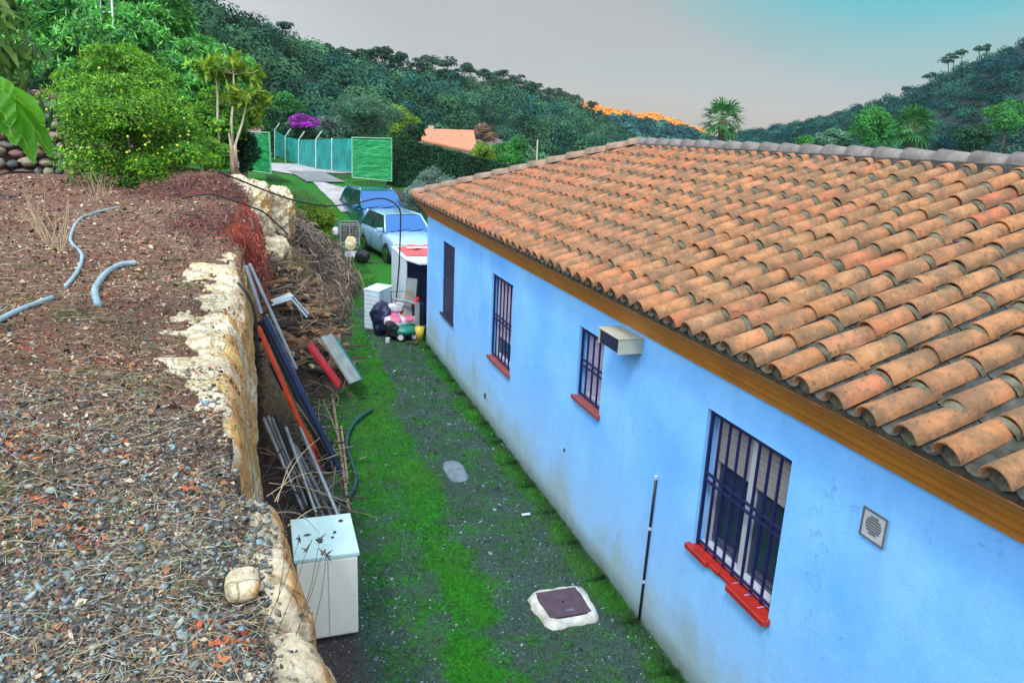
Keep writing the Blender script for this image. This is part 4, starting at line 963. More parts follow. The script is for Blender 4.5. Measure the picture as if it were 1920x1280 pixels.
tag(sticks('brushwood', P, D, rng.uniform(.2, .7, len(P)), rng.uniform(.005, .014, len(P)), M_brush, .3, 3), kind='stuff')
P, q = heap(6500, (.35, 17.3, .55), (.75, 1.5, 1.15)); D = np.cross(q, rng.normal(size=q.shape))
tag(sticks('hay', P, D, rng.uniform(.08, .28, len(P)), rng.uniform(.003, .007, len(P)), M_hay, .35, 2), kind='stuff')
n = 4200; P = np.stack([rng.uniform(-.05, .36, n), rng.uniform(9.3, 12.3, n), rng.random(n)**1.2*1.0], 1); P[:, 2] *= (1-(P[:, 0]/.6)); D = rng.normal(size=(n, 3)); D[:, 2] = abs(D[:, 2])+.3
tag(sticks('dry_scrub', P, D, rng.uniform(.06, .24, n), rng.uniform(.0018, .0045, n), bits('scrub', [(0.24, 0.17, 0.12), (0.34, 0.25, 0.18), (0.16, 0.11, 0.09), (0.22, 0.2, 0.1)]), .35, 2), kind='stuff')
# dark green garden hose
mb = MB(); pts = [Z(*q, .055) for q in [(697, 768), (680, 778), (664, 792), (652, 815), (650, 838), (658, 862), (666, 888), (666, 908), (657, 926), (640, 937), (615, 940), (590, 936), (572, 932)]]
def smooth_pts(pts, n=6):
    out = []; P_ = [Vector(p) for p in pts]
    for i in range(len(P_)-1):
        p0, p1, p2, p3 = P_[max(i-1, 0)], P_[i], P_[i+1], P_[min(i+2, len(P_)-1)]
        for k in range(n):
            t = k/n; out.append(.5*((2*p1)+(p2-p0)*t+(2*p0-5*p1+4*p2-p3)*t*t+(3*p1-p0-3*p2+p3)*t**3))
    return out+[P_[-1]]
mb.tube(smooth_pts(pts), .026, 8); single('garden_hose', mb, M_dgreen, 'dark green garden hose curling over the grass edge', 'hose', None, True)
# pipes on the terrace
M_gpipe = plain('grey_irrigation_pipe', (0.24, 0.36, 0.42), .5, var=.25, scale=6, bs=.05)
for lab, qs, r, mt in [('curved pale grey pipe piece lying alone on the terrace soil', [(255, 500), (225, 504), (200, 518), (184, 545), (180, 570), (187, 600)], .030, M_gpipe),
    ('long winding grey pipe on the terrace, farther from the wall', [(222, 398), (190, 405), (150, 422), (133, 445), (137, 465), (155, 490), (147, 515), (125, 550)], .020, M_gpipe),
    ('straight grey pipe running out at the left edge of the terrace', [(-20, 650), (30, 622), (75, 600), (102, 586)], .022, M_gpipe),
    ('thin black pipe by the dry stone wall', [(-20, 345), (20, 335), (66, 332)], .03, M_black), ('short black pipe end poking in below the stone wall', [(-30, 355), (-5, 366), (10, 372), (38, 374)], .03, M_black)]:
    mb = MB(); pts = []
    for q in qs:
        p_ = atz(*q, 2.66); pts.append((p_[0], p_[1], float(T(p_[0], p_[1]))+r*.9))
    mb.tube(smooth_pts(pts), r, 8); single('water_pipe', mb, mt, lab, 'pipe', None, True)
# black cables from the terrace
mb = MB(); pts = [A(408, 322, 14.5), A(450, 338, 14.8), A(500, 358, 15.1), A(560, 378, 15.4), A(620, 386, 15.7), A(670, 380, 16.0), A(712, 372, 16.2), A(738, 380, 16.3), A(750, 396, 16.3), A(751, 420, 16.3), A(748, 500, 16.35), A(739, 606, 16.4)]
mb.tube(smooth_pts(pts), .016, 6); single('cable', mb, M_black, 'black cable arching from the terrace over the cars and dropping to the ground', 'cable', None, True)
mb = MB(); pts = [A(340, 372, 11.5), A(390, 364, 11.6), A(430, 374, 11.7), A(470, 388, 11.9), A(500, 402, 12.2), A(540, 440, 13.2)]
mb.tube(smooth_pts(pts), .012, 6); single('cable', mb, M_black, 'thin black cable lying over the red creeper at the terrace edge', 'cable', None, True)

# marble-topped cabinet by the wall
m, t, p = newmat('marble_sheet'); n1 = tnoise(t, 3.2, 6, .6, stretch=(1, 1, .4)); n2 = tnoise(t, 18, 5, .7)
c_ = ramp(t, n1, [(0.3, (0.78, 0.74, 0.62)), (.7, (0.92, 0.90, 0.80))]); c_ = mixc(t, ramp(t, n2, [(.66, (0, 0, 0)), (.72, (.6, .6, .6))]), c_, (0.28, 0.25, 0.2)); lk(t, c_, p.inputs['Base Color']); p.inputs['Roughness'].default_value = .5; M_marb = m
M_top = plain('pale_blue_top', (0.50, 0.72, 0.74), .35, var=.15, scale=4, bs=.05)
cb = empty('cabinet', (.40, 5.99, 0), 'old cream cabinet with pale blue top standing against the boulder wall', 'cabinet')
mb = MB(); mb.box(.15, .645, 5.67, 6.33, .03, .79); part('carcass', mb, M_marb, cb)
mb = MB(); mb.box(.13, .66, 5.655, 6.345, .791, .825); part('top', mb, M_top, cb)
for (x0, x1) in ((.155, .395), (.403, .64)):
    mb = MB(); mb.box(x0, x1, 5.652, 5.669, .06, .78); part('door', mb, M_marb, cb)
mb = MB(); mb.box(.20, .60, 5.72, 6.28, 0, .028); part('plinth', mb, M_dark, cb)
for k in range(6):
    mb = MB(); x = .2+random.random()*.4; y = 5.72+random.random()*.5; mb.ellip((x, y, .833), (random.uniform(.012, .03), random.uniform(.01, .02), .006), 7, 4, 0, .3); single('dead_leaf', mb, M_black, 'dark dead leaf lying on the cabinet top', 'leaf', 'dead leaves on the cabinet top')

# inspection chamber cover
mh = empty('manhole', (2.52, 5.58, 0), 'square rusty manhole lid in a rough concrete collar', 'manhole')
M_ccol = plain('rough_concrete', (0.50, 0.50, 0.44), .9, var=.35, scale=12, bs=.8); M_lid = plain('plum_rusted_iron', (0.075, 0.045, 0.06), .7, var=.3, scale=14, bs=.4)
V = []; F = []; n = 28
for ring, (e, z) in enumerate([(.29, .0), (.275, .05), (.235, .060), (.215, .055)]):
    for k in range(n):
        a = 2*pi*k/n; c, s_ = cos(a), sin(a); q = 1/(abs(c)**6+abs(s_)**6)**(1/6); j = 1+(random.uniform(-.045, .045) if ring < 2 else 0); V.append((2.52+c*q*e*.98*j*(1+.06*s_), 5.58+s_*q*e*.95*j, z))
for r_ in range(3):
    for k in range(n): F.append((r_*n+k, r_*n+(k+1) % n, (r_+1)*n+(k+1) % n, (r_+1)*n+k))
mb = MB(); mb.add(V, F); part('collar', mb, M_ccol, mh, True)
mb = MB(); mb.box(2.315, 2.725, 5.40, 5.80, .02, .062); part('lid', mb, M_lid, mh)
mb = MB(); mb.disc((2.52, 5.60, .0645), (0, 0, 1), .014, .004, 10); part('key_hole', mb, M_black, mh)
mb = MB(); mb.box(2.49, 2.57, 5.45, 5.475, .0625, .0665); part('plate', mb, M_steel, mh)
o = rockmesh('flat_stone', 2.24, 8.62, .01, .26, .62, .06, 21.0, n=14, amp=.02, power=3, mat=plain('blue_grey_stone', (0.14, 0.18, 0.21), .7, var=.3, scale=8, bs=.4)); tag(o, 'flat blue grey stone sunk in the track', 'stone')
mb = MB(); mb.box(2.70, 2.80, 7.30, 7.335, .02, .035); single('litter_scrap', mb, M_white, 'small white scrap lying on the grass near the wall', 'scrap', None)

# ---- junk by the house corner
dc = empty('drawer_unit', (2.30, 16.2, 0), 'white slatted plastic cabinet standing on the grass near the house corner', 'cabinet')
zt = .90
c0, c1, c2, c3 = [Vector(Z(*q, zt)) for q in [(683, 541), (711, 546), (736, 535), (707, 531)]]
c1 = c0+(c1-c0); ax = (c1-c0); ay = (c3-c0)
def hexa(mb, a, b, c, d, z0, z1, m=0):
    V = [(p.x, p.y, z0) for p in (a, b, c, d)]+[(p.x, p.y, z1) for p in (a, b, c, d)]
    mb.add(V, [(0, 1, 2, 3), (7, 6, 5, 4), (0, 4, 5, 1), (1, 5, 6, 2), (2, 6, 7, 3), (3, 7, 4, 0)], m)
mb = MB(); hexa(mb, c0, c1, c2, c3, .02, zt-.03); part('carcass', mb, M_white, dc)
cx_ = (c0+c2)/2
def grow(p, s): return cx_+(p-cx_)*s
mb = MB(); hexa(mb, grow(c0, 1.05), grow(c1, 1.05), grow(c2, 1.05), grow(c3, 1.05), zt-.029, zt); part('top', mb, M_white, dc)
nrm = (c1-c0).cross(Vector((0, 0, 1))).normalized()
if nrm.y > 0: nrm = -nrm
for k in range(9):
    z = .05+k*.09; mb = MB(); f = [c0+(c1-c0)*.04+nrm*.018, c0+(c1-c0)*.96+nrm*.018, c0+(c1-c0)*.96+nrm*.002, c0+(c1-c0)*.04+nrm*.002]; hexa(mb, *f, z, z+.076); part('slat', mb, M_white, dc)
# white cupboard lying open against the corner
wd = empty('cupboard', (3.4, 16.2, 0), 'tall white cupboard open at the front with dark inside behind the house corner', 'cupboard')
Wx0, Wx1, Wy0, Wy1, Wz = 2.87, 4.1, 15.75, 17.5, 1.58
mb = MB(); mb.box(Wx0, Wx0+.05, Wy0, Wy1, .05, Wz-.03); part('side_panel', mb, M_white, wd)
mb = MB(); mb.box(Wx1-.04, Wx1, Wy0, Wy1, .05, Wz-.03); part('side_panel', mb, M_white, wd)
mb = MB(); mb.box(Wx0+.052, Wx1-.042, Wy1-.04, Wy1-.001, .05, Wz-.03); part('back_panel', mb, M_navyb, wd)
mb = MB(); mb.box(Wx0+.052, Wx1-.042, Wy0+.10, Wy0+.14, .05, Wz-.03); part('inner_door', mb, M_navyb, wd)
mb = MB(); mb.box(Wx0+.052, Wx1-.042, Wy0, Wy1-.045, .03, .08); part('floor_panel', mb, M_white, wd)
a, b, c, d, e = [Vector((x, y, 0)) for x, y in [(Wx0-.01, Wy1), (Wx0-.01, Wy0-.02), (3.06, Wy0-.62), (Wx1, Wy0-.62), (Wx1, Wy1)]]
mb = MB(); V = [(p.x, p.y, z) for z in (Wz-.028, Wz) for p in (a, b, c, d, e)]; mb.add(V, [(0, 1, 2, 3, 4), (9, 8, 7, 6, 5)]+[(i, (i+1) % 5+0, (i+1) % 5+5, i+5) for i in range(5)]); part('top', mb, M_white, wd)
# red and white canopy cloth folded on it
M_redcl = plain('faded_red_cloth', (0.62, 0.09, 0.09), .8, var=.3, scale=6, bs=.4)
mb = MB(); xs_ = np.linspace(2.95, 4.0, 18); ys_ = np.linspace(16.0, 17.3, 14)
X, Y = np.meshgrid(xs_, ys_); Zc = 1.59+.10*np.clip(1-((Y-16.65)/.65)**4, 0, 1)*np.clip(1-((X-3.5)/.56)**4, 0, 1)+.02*np.sin(X*15+Y*5)*np.clip(1-((Y-16.65)/.65)**4, 0, 1); V = np.stack([X, Y, Zc], -1).reshape(-1, 3); i = (np.arange(13)[:, None]*18+np.arange(17)[None]).ravel()
o = mesh_np('folded_cloth', V, np.stack([i, i+1, i+19, i+18], 1), M_redcl, None, True); tag(o, 'faded red folded cloth lying on the white cupboard', 'cloth')
mb = MB(); mb.box(3.02, 3.75, 16.35, 16.5, 1.70, 1.72); single('cloth_strip', mb, M_bag, 'white strip lying across the red folded cloth', 'strip')
# leaning boards in front of the cupboard
for lab, p, q, w_, th, mt in [('grey weathered board leaning on the open cupboard', (2.99, 15.6, 1.18), (2.86, 15.25, .30), .24, .025, M_gwood), ('red brown board leaning on the cupboard beside the grey board', (2.90, 15.5, .95), (2.78, 15.2, .1), .12, .03, M_wood), ('short pale board upright by the house corner', (3.0, 15.05, .78), (3.0, 15.0, .02), .10, .03, M_gwood), ('grey bent bar laid across the mower', (2.55, 15.45, .78), (3.0, 15.1, .74), .05, .05, M_gwood), ('dark board leaning inside the open cupboard', (3.1, 15.75, 1.1), (2.98, 15.3, .1), .16, .03, M_navyb), ('small reddish plank in the junk behind the mower', (2.72, 15.7, .72), (2.80, 15.3, .25), .08, .03, M_orng)]:
    mb = MB(); mb.beam(p, q, w_, th, 0, (1, 0, .1) if abs(p[2]-q[2]) < .1 else (0, 1, 0)); single('board', mb, mt, lab, 'board')
# lawn mower
mw = empty('lawn_mower', (2.72, 15.0, 0), 'green wheeled lawn mower loaded with bags beside the house corner', 'lawn mower')
mb = MB(); mb.ellip((2.74, 15.1, .20), (.30, .30, .13), 14, 8); mb.box(2.50, 2.98, 14.9, 15.3, .12, .24); part('deck', mb, M_green, mw, True)
mb = MB(); mb.disc((2.74, 15.15, .36), (0, 0, 1), .11, .12, 14); mb.box(2.66, 2.82, 15.06, 15.24, .29, .33); part('engine', mb, M_black, mw)
mb = MB(); mb.tube([(2.60, 15.35, .22), (2.58, 15.6, .55), (2.58, 15.85, .85), (2.88, 15.85, .85), (2.88, 15.6, .55), (2.88, 15.35, .22)], .013, 6); part('handle', mb, M_black, mw, True)
for (x, y) in ((2.63, 14.88), (2.93, 14.95), (2.45, 15.3), (3.0, 15.4)):
    mb = MB(); mb.disc((x, y, .095), (.25, 1, 0), .095, .045, 18); wl = part('wheel', mb, M_black, mw); L_ = np.array([2.72, 15.0, 0])
    mb = MB(); mb.disc((x-.006, y-.030, .095), (.25, 1, 0), .058, .02, 12); mesh_np('hub', np.array(mb.V)-L_, mb.F, M_bag, wl)
def sack(name, lab, c, rad, mats, cat, m2=None):
    o = rockmesh(name, c[0], c[1], c[2], rad[0]*2, rad[1]*2, rad[2]*2, c[0]*5+c[1], n=20, amp=min(rad)*.9, power=3.0, mat=mats[0]); tag(o, lab, cat)
    if m2:
        o.data.materials.append(mats[1])
        for p_ in o.data.polygons:
            p_.material_index = 1 if p_.center.z > rad[2]*.1 and abs(p_.center.x) < rad[0]*.7 else 0
    return o
sack('bag', 'pink and white bag lying on the mower, left one', (2.55, 15.2, .37), (.16, .17, .09), [M_bag, M_pink], 'bag', True)
sack('bag', 'pink and white bag lying on the mower, nearer the wall', (2.84, 15.16, .38), (.15, .17, .09), [M_bag, M_pink], 'bag', True)
sack('bag', 'white crumpled bag behind the pink bags', (2.70, 15.5, .58), (.20, .10, .08), [M_bag], 'bag')
sack('bin_bag', 'black rubbish bag slumped beside the white slatted cabinet', (2.32, 15.45, .30), (.17, .22, .36), [M_navyb], 'rubbish bag')
sack('bin_bag', 'small black rubbish bag under the mower handle', (2.48, 15.0, .20), (.12, .14, .18), [M_black], 'rubbish bag')
mb = MB(); mb.tube([(2.36, 14.86, .0), (2.36, 14.86, .10)], [.045, .045], 10); single('paint_tin', mb, M_bag, 'small white tin standing on the grass before the rubbish bags', 'tin')
jc = empty('fuel_can', (3.05, 15.35, .0), 'dark fuel can with bright red cap beside the house corner', 'can')
mb = MB(); mb.box(2.94, 3.18, 15.2, 15.5, 0, .72); part('body', mb, M_navyb, jc)
mb = MB(); mb.disc((3.02, 15.28, .76), (.2, -.3, 1), .06, .08, 12); mb.ellip((3.07, 15.35, .78), (.05, .05, .05)); part('cap', mb, M_redp, jc, True)
bk = empty('bucket', (3.03, 14.90, 0), 'yellow bucket tucked against the foot of the house corner', 'bucket')
mb = MB(); mb.tube([(3.03, 14.90, .01), (3.03, 14.90, .30)], [.075, .10], 16); part('pail', mb, M_yel, bk, True)
mb = MB(); mb.tube([(3.03+.1*cos(a), 14.90, .30+.1*sin(a)) for a in np.linspace(0, pi, 9)], .005, 5); part('handle', mb, M_black, bk)
for q_, (x, y, s_) in enumerate([(2.95, 14.75, .05), (2.85, 14.72, .04), (2.90, 14.62, .05), (2.75, 14.7, .035)]):
    o = rockmesh('stone', x, y, s_*.5, s_*2, s_*1.8, s_*1.4, x*9, n=8, amp=.01, power=3, mat=M_dark); tag(o, ['dark stone nearest the yellow bucket', 'dark stone in the middle of those before the mower', 'dark stone farthest out in front of the mower', 'small dark stone left of the others before the mower'][q_], 'stone', 'dark stones by the mower')

# ---- wheelbarrow-like cart loaded with wire and sticks
ct = empty('hand_cart', (2.66, 24.6, 0), 'two wheeled hand cart carrying a wire basket of sticks beside the dark car', 'cart')
mb = MB()
for z in (.62, 1.22): 
    mb.beam((2.38, 24.5, z), (2.98, 24.5, z), .03, .03); mb.beam((2.38, 24.9, z+.05), (2.98, 24.9, z+.05), .03, .03)
for x in (2.38, 2.68, 2.98): mb.beam((x, 24.5, .55), (x, 24.5, 1.26), .03, .03, 0, (0, 1, 0)); mb.beam((x, 24.9, .55), (x, 24.9, 1.28), .03, .03, 0, (0, 1, 0))
for k in range(7): mb.beam((2.40+k*.095, 24.495, .64), (2.40+k*.095, 24.495, 1.2), .008, .008, 0, (0, 1, 0)); mb.beam((2.38, 24.49, .66+k*.085), (2.98, 24.49, .66+k*.085), .008, .008)
part('basket', mb, M_silver, ct)
mb = MB()
for x in (2.40, 2.92): mb.tube([(x, 24.45, .05), (x, 24.55, .60)], .018, 6); mb.tube([(x-.02, 25.0, .2), (x-.1 if x < 2.6 else x+.1, 24.9, 1.3)], .016, 6)
mb.beam((2.4, 24.5, .5), (2.92, 24.5, .5), .4, .03); part('frame', mb, M_steel, ct)
for x in (2.32, 3.02):
    mb = MB(); mb.disc((x, 24.75, .2), (1, 0, 0), .2, .07, 18); part('wheel', mb, M_black, ct)
P = np.array([2.68, 24.7, .95])+rng.uniform(-1, 1, (150, 3))*np.array([.26, .17, .22]); o = sticks('stick_bundle', P, rng.normal(size=(150, 3))*np.array([1, .4, 1]), rng.uniform(.2, .6, 150), rng.uniform(.006, .014, 150), M_brush); tag(o, 'bundle of dry sticks filling the wire basket of the cart', 'sticks', None, 'thing')
sack('bag', 'beige sack leaning on the hand cart', (2.68, 24.35, .62), (.17, .09, .22), [M_beige], 'bag')
mb = MB(); mb.box(2.48, 2.86, 24.18, 24.22, .22, .40); single('tray', mb, M_bag, 'white tray standing below the beige sack', 'tray')
jg = empty('water_jug', (2.25, 24.6, .88), 'white plastic jug hanging on the left side of the hand cart', 'jug')
mb = MB(); mb.tube([(2.25, 24.6, .86), (2.25, 24.6, .90), (2.25, 24.6, 1.06), (2.25, 24.6, 1.12)], [.08, .10, .10, .04], 12); part('body', mb, M_bag, jg, True)
mb = MB(); mb.disc((2.25, 24.6, 1.14), (0, 0, 1), .04, .04, 10); part('cap', mb, M_green, jg)
sack('bin_bag', 'black bag slumped at the wheel of the hand cart', (3.05, 24.2, .16), (.13, .12, .14), [M_black], 'rubbish bag')

# ---- cars
m, t, p = newmat('windscreen'); p.inputs['Base Color'].default_value = (0.012, 0.12, 0.36, 1); p.inputs['Roughness'].default_value = .12; p.inputs['Specular IOR Level'].default_value = .7; M_wind = m  # blue sky reflection painted into the glass as base colour
m, t, p = newmat('side_glass'); p.inputs['Base Color'].default_value = (0.008, 0.06, 0.05, 1); p.inputs['Roughness'].default_value = .08; M_sgl = m
def paint(name, c, mt_=.4):
    m, t, p = newmat(name); p.inputs['Base Color'].default_value = (*c, 1); p.inputs['Metallic'].default_value = mt_; p.inputs['Roughness'].default_value = .24; p.inputs['Coat Weight'].default_value = .6; p.inputs['Coat Roughness'].default_value = .05; return m
M_chrome = plain('chrome', (.6, .62, .65), .2, 1, var=.05, bs=0)
m, t, p = newmat('headlamp_lens'); p.inputs['Base Color'].default_value = (.55, .62, .68, 1); p.inputs['Roughness'].default_value = .1; M_lamp = m
def make_car(label, loc, yaw, L, W, Hh, mat, rails):
    root = empty('parked_car', loc, label, 'car', 'cars parked beyond the house corner'); root.rotation_euler = (0, 0, yaw)
    # local: x across, y forward (+y = rear), front at -y
    def lp(name, mb, mats, smooth=False, parent=None):
        o = mesh_np(name, mb.V, mb.F, mats, parent or root, smooth, mb.M); return o
    st = [(-.50, .40, .62, .86), (-.485, .26, .72, .92), (-.44, .22, .86, .965), (-.36, .20, .94, .99), (-.22, .20, 1.02, 1.0), (0, .20, 1.04, 1.0), (.25, .20, 1.05, 1.0), (.40, .22, 1.05, .985), (.47, .28, 1.03, .95), (.50, .42, .98, .90)]
    hs = Hh/1.62; V = []; F = []
    for (ty, zb_, zt_, wf) in st:
        y = ty*L; w_ = W/2*wf; zb_ *= hs; zt_ *= hs
        sec = [(0, zb_), (w_*.86, zb_), (w_*.97, zb_+.10), (w_, zb_+(zt_-zb_)*.45), (w_*.985, zb_+(zt_-zb_)*.75), (w_*.93, zt_-.05), (w_*.80, zt_), (w_*.4, zt_+.025), (0, zt_+.03)]
        V += [(x, y, z) for x, z in sec]+[(-x, y, z) for x, z in sec[-2:0:-1]]
    k = 16
    for i in range(len(st)-1):
        for j in range(k): F.append((i*k+j, (i+1)*k+j, (i+1)*k+(j+1) % k, i*k+(j+1) % k))
    F.append(tuple(range(k))); F.append(tuple((len(st)-1)*k+j for j in range(k))[::-1])
    mb = MB(); mb.add(V, F); lp('body', mb, mat, True)
    # greenhouse
    zb_, zr = 1.02*hs, Hh; wb_, wr = W/2*.90, W/2*.72
    yf0, yf1, yr1, yr0 = -.235*L, -.10*L, .36*L, .455*L
    def ring(y, w_, z): return (w_, y, z)
    pts = dict(a=(wb_, yf0, zb_), b=(wr, yf1, zr-.05), c=(wr, yr1, zr-.05), d=(wb_, yr0, zb_))
    mb = MB(); q = pts
    def mir(p_): return (-p_[0], p_[1], p_[2])
    V = [q['a'], q['b'], q['c'], q['d'], mir(q['a']), mir(q['b']), mir(q['c']), mir(q['d'])]
    n_ = 5; RV = []; RF = []
    for i in range(7):
        t_ = i/6; y = yf1+(yr1-yf1)*t_
        for j in range(9):
            s_ = -1+2*j/8; RV.append((wr*s_, y, zr-.05+.05*(1-abs(s_)**3)*(1-abs(2*t_-1)**4*.6)))
    for i in range(6):
        for j in range(8): RF.append((i*9+j, i*9+j+1, (i+1)*9+j+1, (i+1)*9+j))
    mb.add(RV, RF); lp('roof', mb, mat, True)
    mb = MB(); mb.add([V[0], V[1], V[5], V[4]], [(0, 1, 2, 3)]); lp('windscreen', mb, M_wind)
    mb = MB(); mb.add([V[3], V[2], V[6], V[7]], [(0, 1, 2, 3)]); lp('rear_window', mb, M_sgl)
    for s_ in (1, -1):
        o4 = [tuple((p_[0]*s_, p_[1], p_[2])) for p_ in (q['a'], q['b'], q['c'], q['d'])]
        mb = MB(); mb.add(o4, [(0, 1, 2, 3)]); lp('side_window', mb, M_sgl)
        for (p0, p1, r_) in ((o4[0], o4[1], .035), (o4[3], o4[2], .05), (o4[1], o4[2], .03)):
            mb = MB(); mb.tube([p0, p1], r_, 6); lp('pillar', mb, mat, True)
        ym = .13*L; mb = MB(); mb.tube([(wb_*s_, ym, zb_), (wr*s_, ym-.03, zr-.05)], .03, 6); lp('pillar', mb, M_black, True)
        mb = MB(); mb.box(min(s_*(W/2*.93), s_*(W/2+.17)), max(s_*(W/2*.93), s_*(W/2+.17)), yf0+.12, yf0+.24, zb_, zb_+.14); lp('mirror', mb, mat, True)
        mb = MB(); mb.tube([(s_*W*.24, -.43*L, (.98 if rails else .97)*hs), (s_*W*.27, -.25*L, 1.075*hs)], .012, 4); lp('bonnet_crease', mb, mat)
        for yd in (-.20*L, .10*L, .34*L): mb = MB(); mb.tube([(s_*W*.5*1.003, yd, .32*hs), (s_*W*.5*1.004, yd, .62*hs), (s_*W*.5*.985, yd, .84*hs)], .008, 4); lp('door_seam', mb, M_black)
        mb = MB(); mb.box(min(s_*W*.30, s_*W*.435), max(s_*W*.30, s_*W*.435), -.498*L, -.43*L, .66*hs, .80*hs); lp('headlight', mb, M_lamp)
        for yy in (-.31*L, .31*L):
            r_ = .34 if rails else .315
            mb = MB(); mb.disc((s_*(W/2-.11), yy, r_), (1, 0, 0), r_+.03, .20, 22); lp('wheel_arch', mb, M_black)
            mb = MB(); mb.disc((s_*(W/2-.10), yy, r_), (1, 0, 0), r_, .23, 22); wl = lp('wheel', mb, M_black)
            mb = MB(); mb.disc((s_*(W/2+.012), yy, r_), (1, 0, 0), r_*.62, .02, 12); lp('rim', mb, M_chrome, False, wl)
        if rails:
            mb = MB(); mb.tube([(s_*wr*.95, yf1+.15, zr-.01), (s_*wr*.95, yf1+.25, zr+.04), (s_*wr*.95, yr1-.2, zr+.04), (s_*wr*.95, yr1-.1, zr-.01)], .018, 6); lp('roof_rail', mb, M_chrome, True)
    mb = MB(); mb.tube([(-.5*W*.7, yf0-.01, zb_+.02), (.1, yf0+.10, zb_+.09)], .012, 4); lp('wiper', mb, M_black); mb = MB(); mb.tube([(0, yf0-.01, zb_+.02), (.55, yf0+.07, zb_+.08)], .012, 4); lp('wiper', mb, M_black)
    mb = MB(); mb.box(-W*.24, W*.24, -.507*L, -.47*L, .50*hs, .72*hs); lp('grille', mb, M_black)
    mb = MB(); mb.box(-W*.43, W*.43, -.512*L, -.47*L, .24*hs, .47*hs); lp('bumper', mb, M_navyb if rails else mat)
    mb = MB(); mb.box(-.26, .26, -.518*L, -.513*L, .36*hs, .47*hs); lp('number_plate', mb, M_bag)
    return root
make_car('dark blue off road car parked in front of the driveway with roof rails', (4.30, 30.4, .10), R(9), 4.5, 1.85, 1.80, paint('blue_metallic', (0.05, 0.26, 0.50), .92), True)
make_car('pale blue white car parked nearest, half hidden by the house corner', (4.45, 25.6, 0), R(9), 4.0, 1.74, 1.50, paint('pale_blue_paint', (0.36, 0.60, 0.90)), False)

# ------------------------------------------------------------------ trees and plants
F_mango = foliage('mango_leaves', [(0.025, 0.11, 0.03), (0.05, 0.27, 0.05), (0.10, 0.42, 0.07), (0.24, 0.58, 0.07), (0.12, 0.42, 0.20)], .9, .3, .4, (.45, 1.5))
F_mangoY = foliage('yellow_mango_leaves', [(0.05, 0.22, 0.02), (0.12, 0.38, 0.025), (0.24, 0.46, 0.03), (0.05, 0.18, 0.03)], 1.0, .35, .5, (.5, 1.35))
F_citrus = foliage('citrus_leaves', [(0.03, 0.13, 0.015), (0.08, 0.30, 0.02), (0.16, 0.42, 0.025), (0.32, 0.52, 0.03)], 1.3, .3, .5, (.45, 1.35))
F_dark = foliage('dark_hedge_leaves', [(0.008, 0.045, 0.022), (0.015, 0.08, 0.03), (0.025, 0.11, 0.035)], 1.0, .15)
F_mid = foliage('hedge_leaves', [(0.03, 0.18, 0.03), (0.05, 0.25, 0.045), (0.08, 0.32, 0.05)], .5, .2)
F_olive = foliage('olive_leaves', [(0.10, 0.17, 0.13), (0.16, 0.26, 0.20), (0.07, 0.13, 0.11), (0.22, 0.32, 0.27)], 1.0, .2)
F_silver = foliage('silver_green_leaves', [(0.05, 0.14, 0.09), (0.09, 0.22, 0.13), (0.14, 0.29, 0.17)], .5, .2)
F_lime = foliage('lime_leaves', [(0.10, 0.26, 0.02), (0.20, 0.36, 0.02), (0.32, 0.42, 0.03), (0.06, 0.17, 0.02)], 1.2, .3)
F_brown = foliage('dry_bush', [(0.26, 0.13, 0.08), (0.34, 0.20, 0.13), (0.18, 0.10, 0.07)], 1, .2)
F_purple = foliage('bougainvillea', [(0.28, 0.02, 0.38), (0.45, 0.04, 0.55), (0.55, 0.10, 0.50)], 1.4, .3)
F_drop = foliage('drooping_leaves', [(0.03, 0.10, 0.02), (0.07, 0.19, 0.025), (0.18, 0.30, 0.05), (0.10, 0.18, 0.08)], 1.3, .3, .35)
M_bark2 = plain('grey_brown_bark', (0.13, 0.10, 0.075), .9, var=.4, scale=6, bs=.8)
M_paleb = plain('pale_stem', (0.50, 0.46, 0.32), .8, var=.2, scale=6, bs=.3)
def tree(name, label, cat, base, c, rad, n, leaf, mat, group=None, clumps=26, cl=.33, droop=0.0, r=.10, ratio=.35, limbs=5, jit=.7, bark=None, low=-.6, top=None):
    root = empty(name, tuple(base), label, cat, group)
    P, Nn = crown_pts(n, clumps, c, rad, cl, low=low)
    D = None
    if droop: D = rng.normal(size=P.shape)*.6+Nn*.5; D[:, 2] -= droop
    V = leaves(P, rng.uniform(.7, 1.3, n)*leaf, rng.uniform(.7, 1.3, n)*leaf*ratio, D, Nn if not droop else None, jit, .12)
    mesh_np('crown', V-np.array(base), quads(n), mat, root)
    mb = trunk_mb(base, top or (c[0], c[1], c[2]-rad[2]*.1), r, limbs, max(rad[0], rad[1])*.55); part('trunk', mb, bark or M_bark2, root, True)
    return root
def bush(name, label, cat, c, rad, n, leaf, mat, group=None, clumps=14, cl=.45, ratio=.5, jit=.6):
    root = empty(name, (c[0], c[1], c[2]-rad[2]*.9), label, cat, group)
    P, Nn = crown_pts(n, clumps, c, rad, cl, low=-.9); V = leaves(P, rng.uniform(.7, 1.3, n)*leaf, leaf*ratio, None, Nn, jit, .1)
    mesh_np('leaves', V-np.array(root.location), quads(n), mat, root)
    mb = MB()
    for k in range(5):
        a = k*1.3; mb.tube([(c[0], c[1], c[2]-rad[2]*.95), (c[0]+cos(a)*rad[0]*.35, c[1]+sin(a)*rad[1]*.35, c[2]), (c[0]+cos(a)*rad[0]*.6, c[1]+sin(a)*rad[1]*.6, c[2]+rad[2]*.4)], [leaf*.25, leaf*.18, leaf*.08], 5)
    part('stems', mb, M_bark2, root, True); return root
V3 = lambda t: np.array(t)
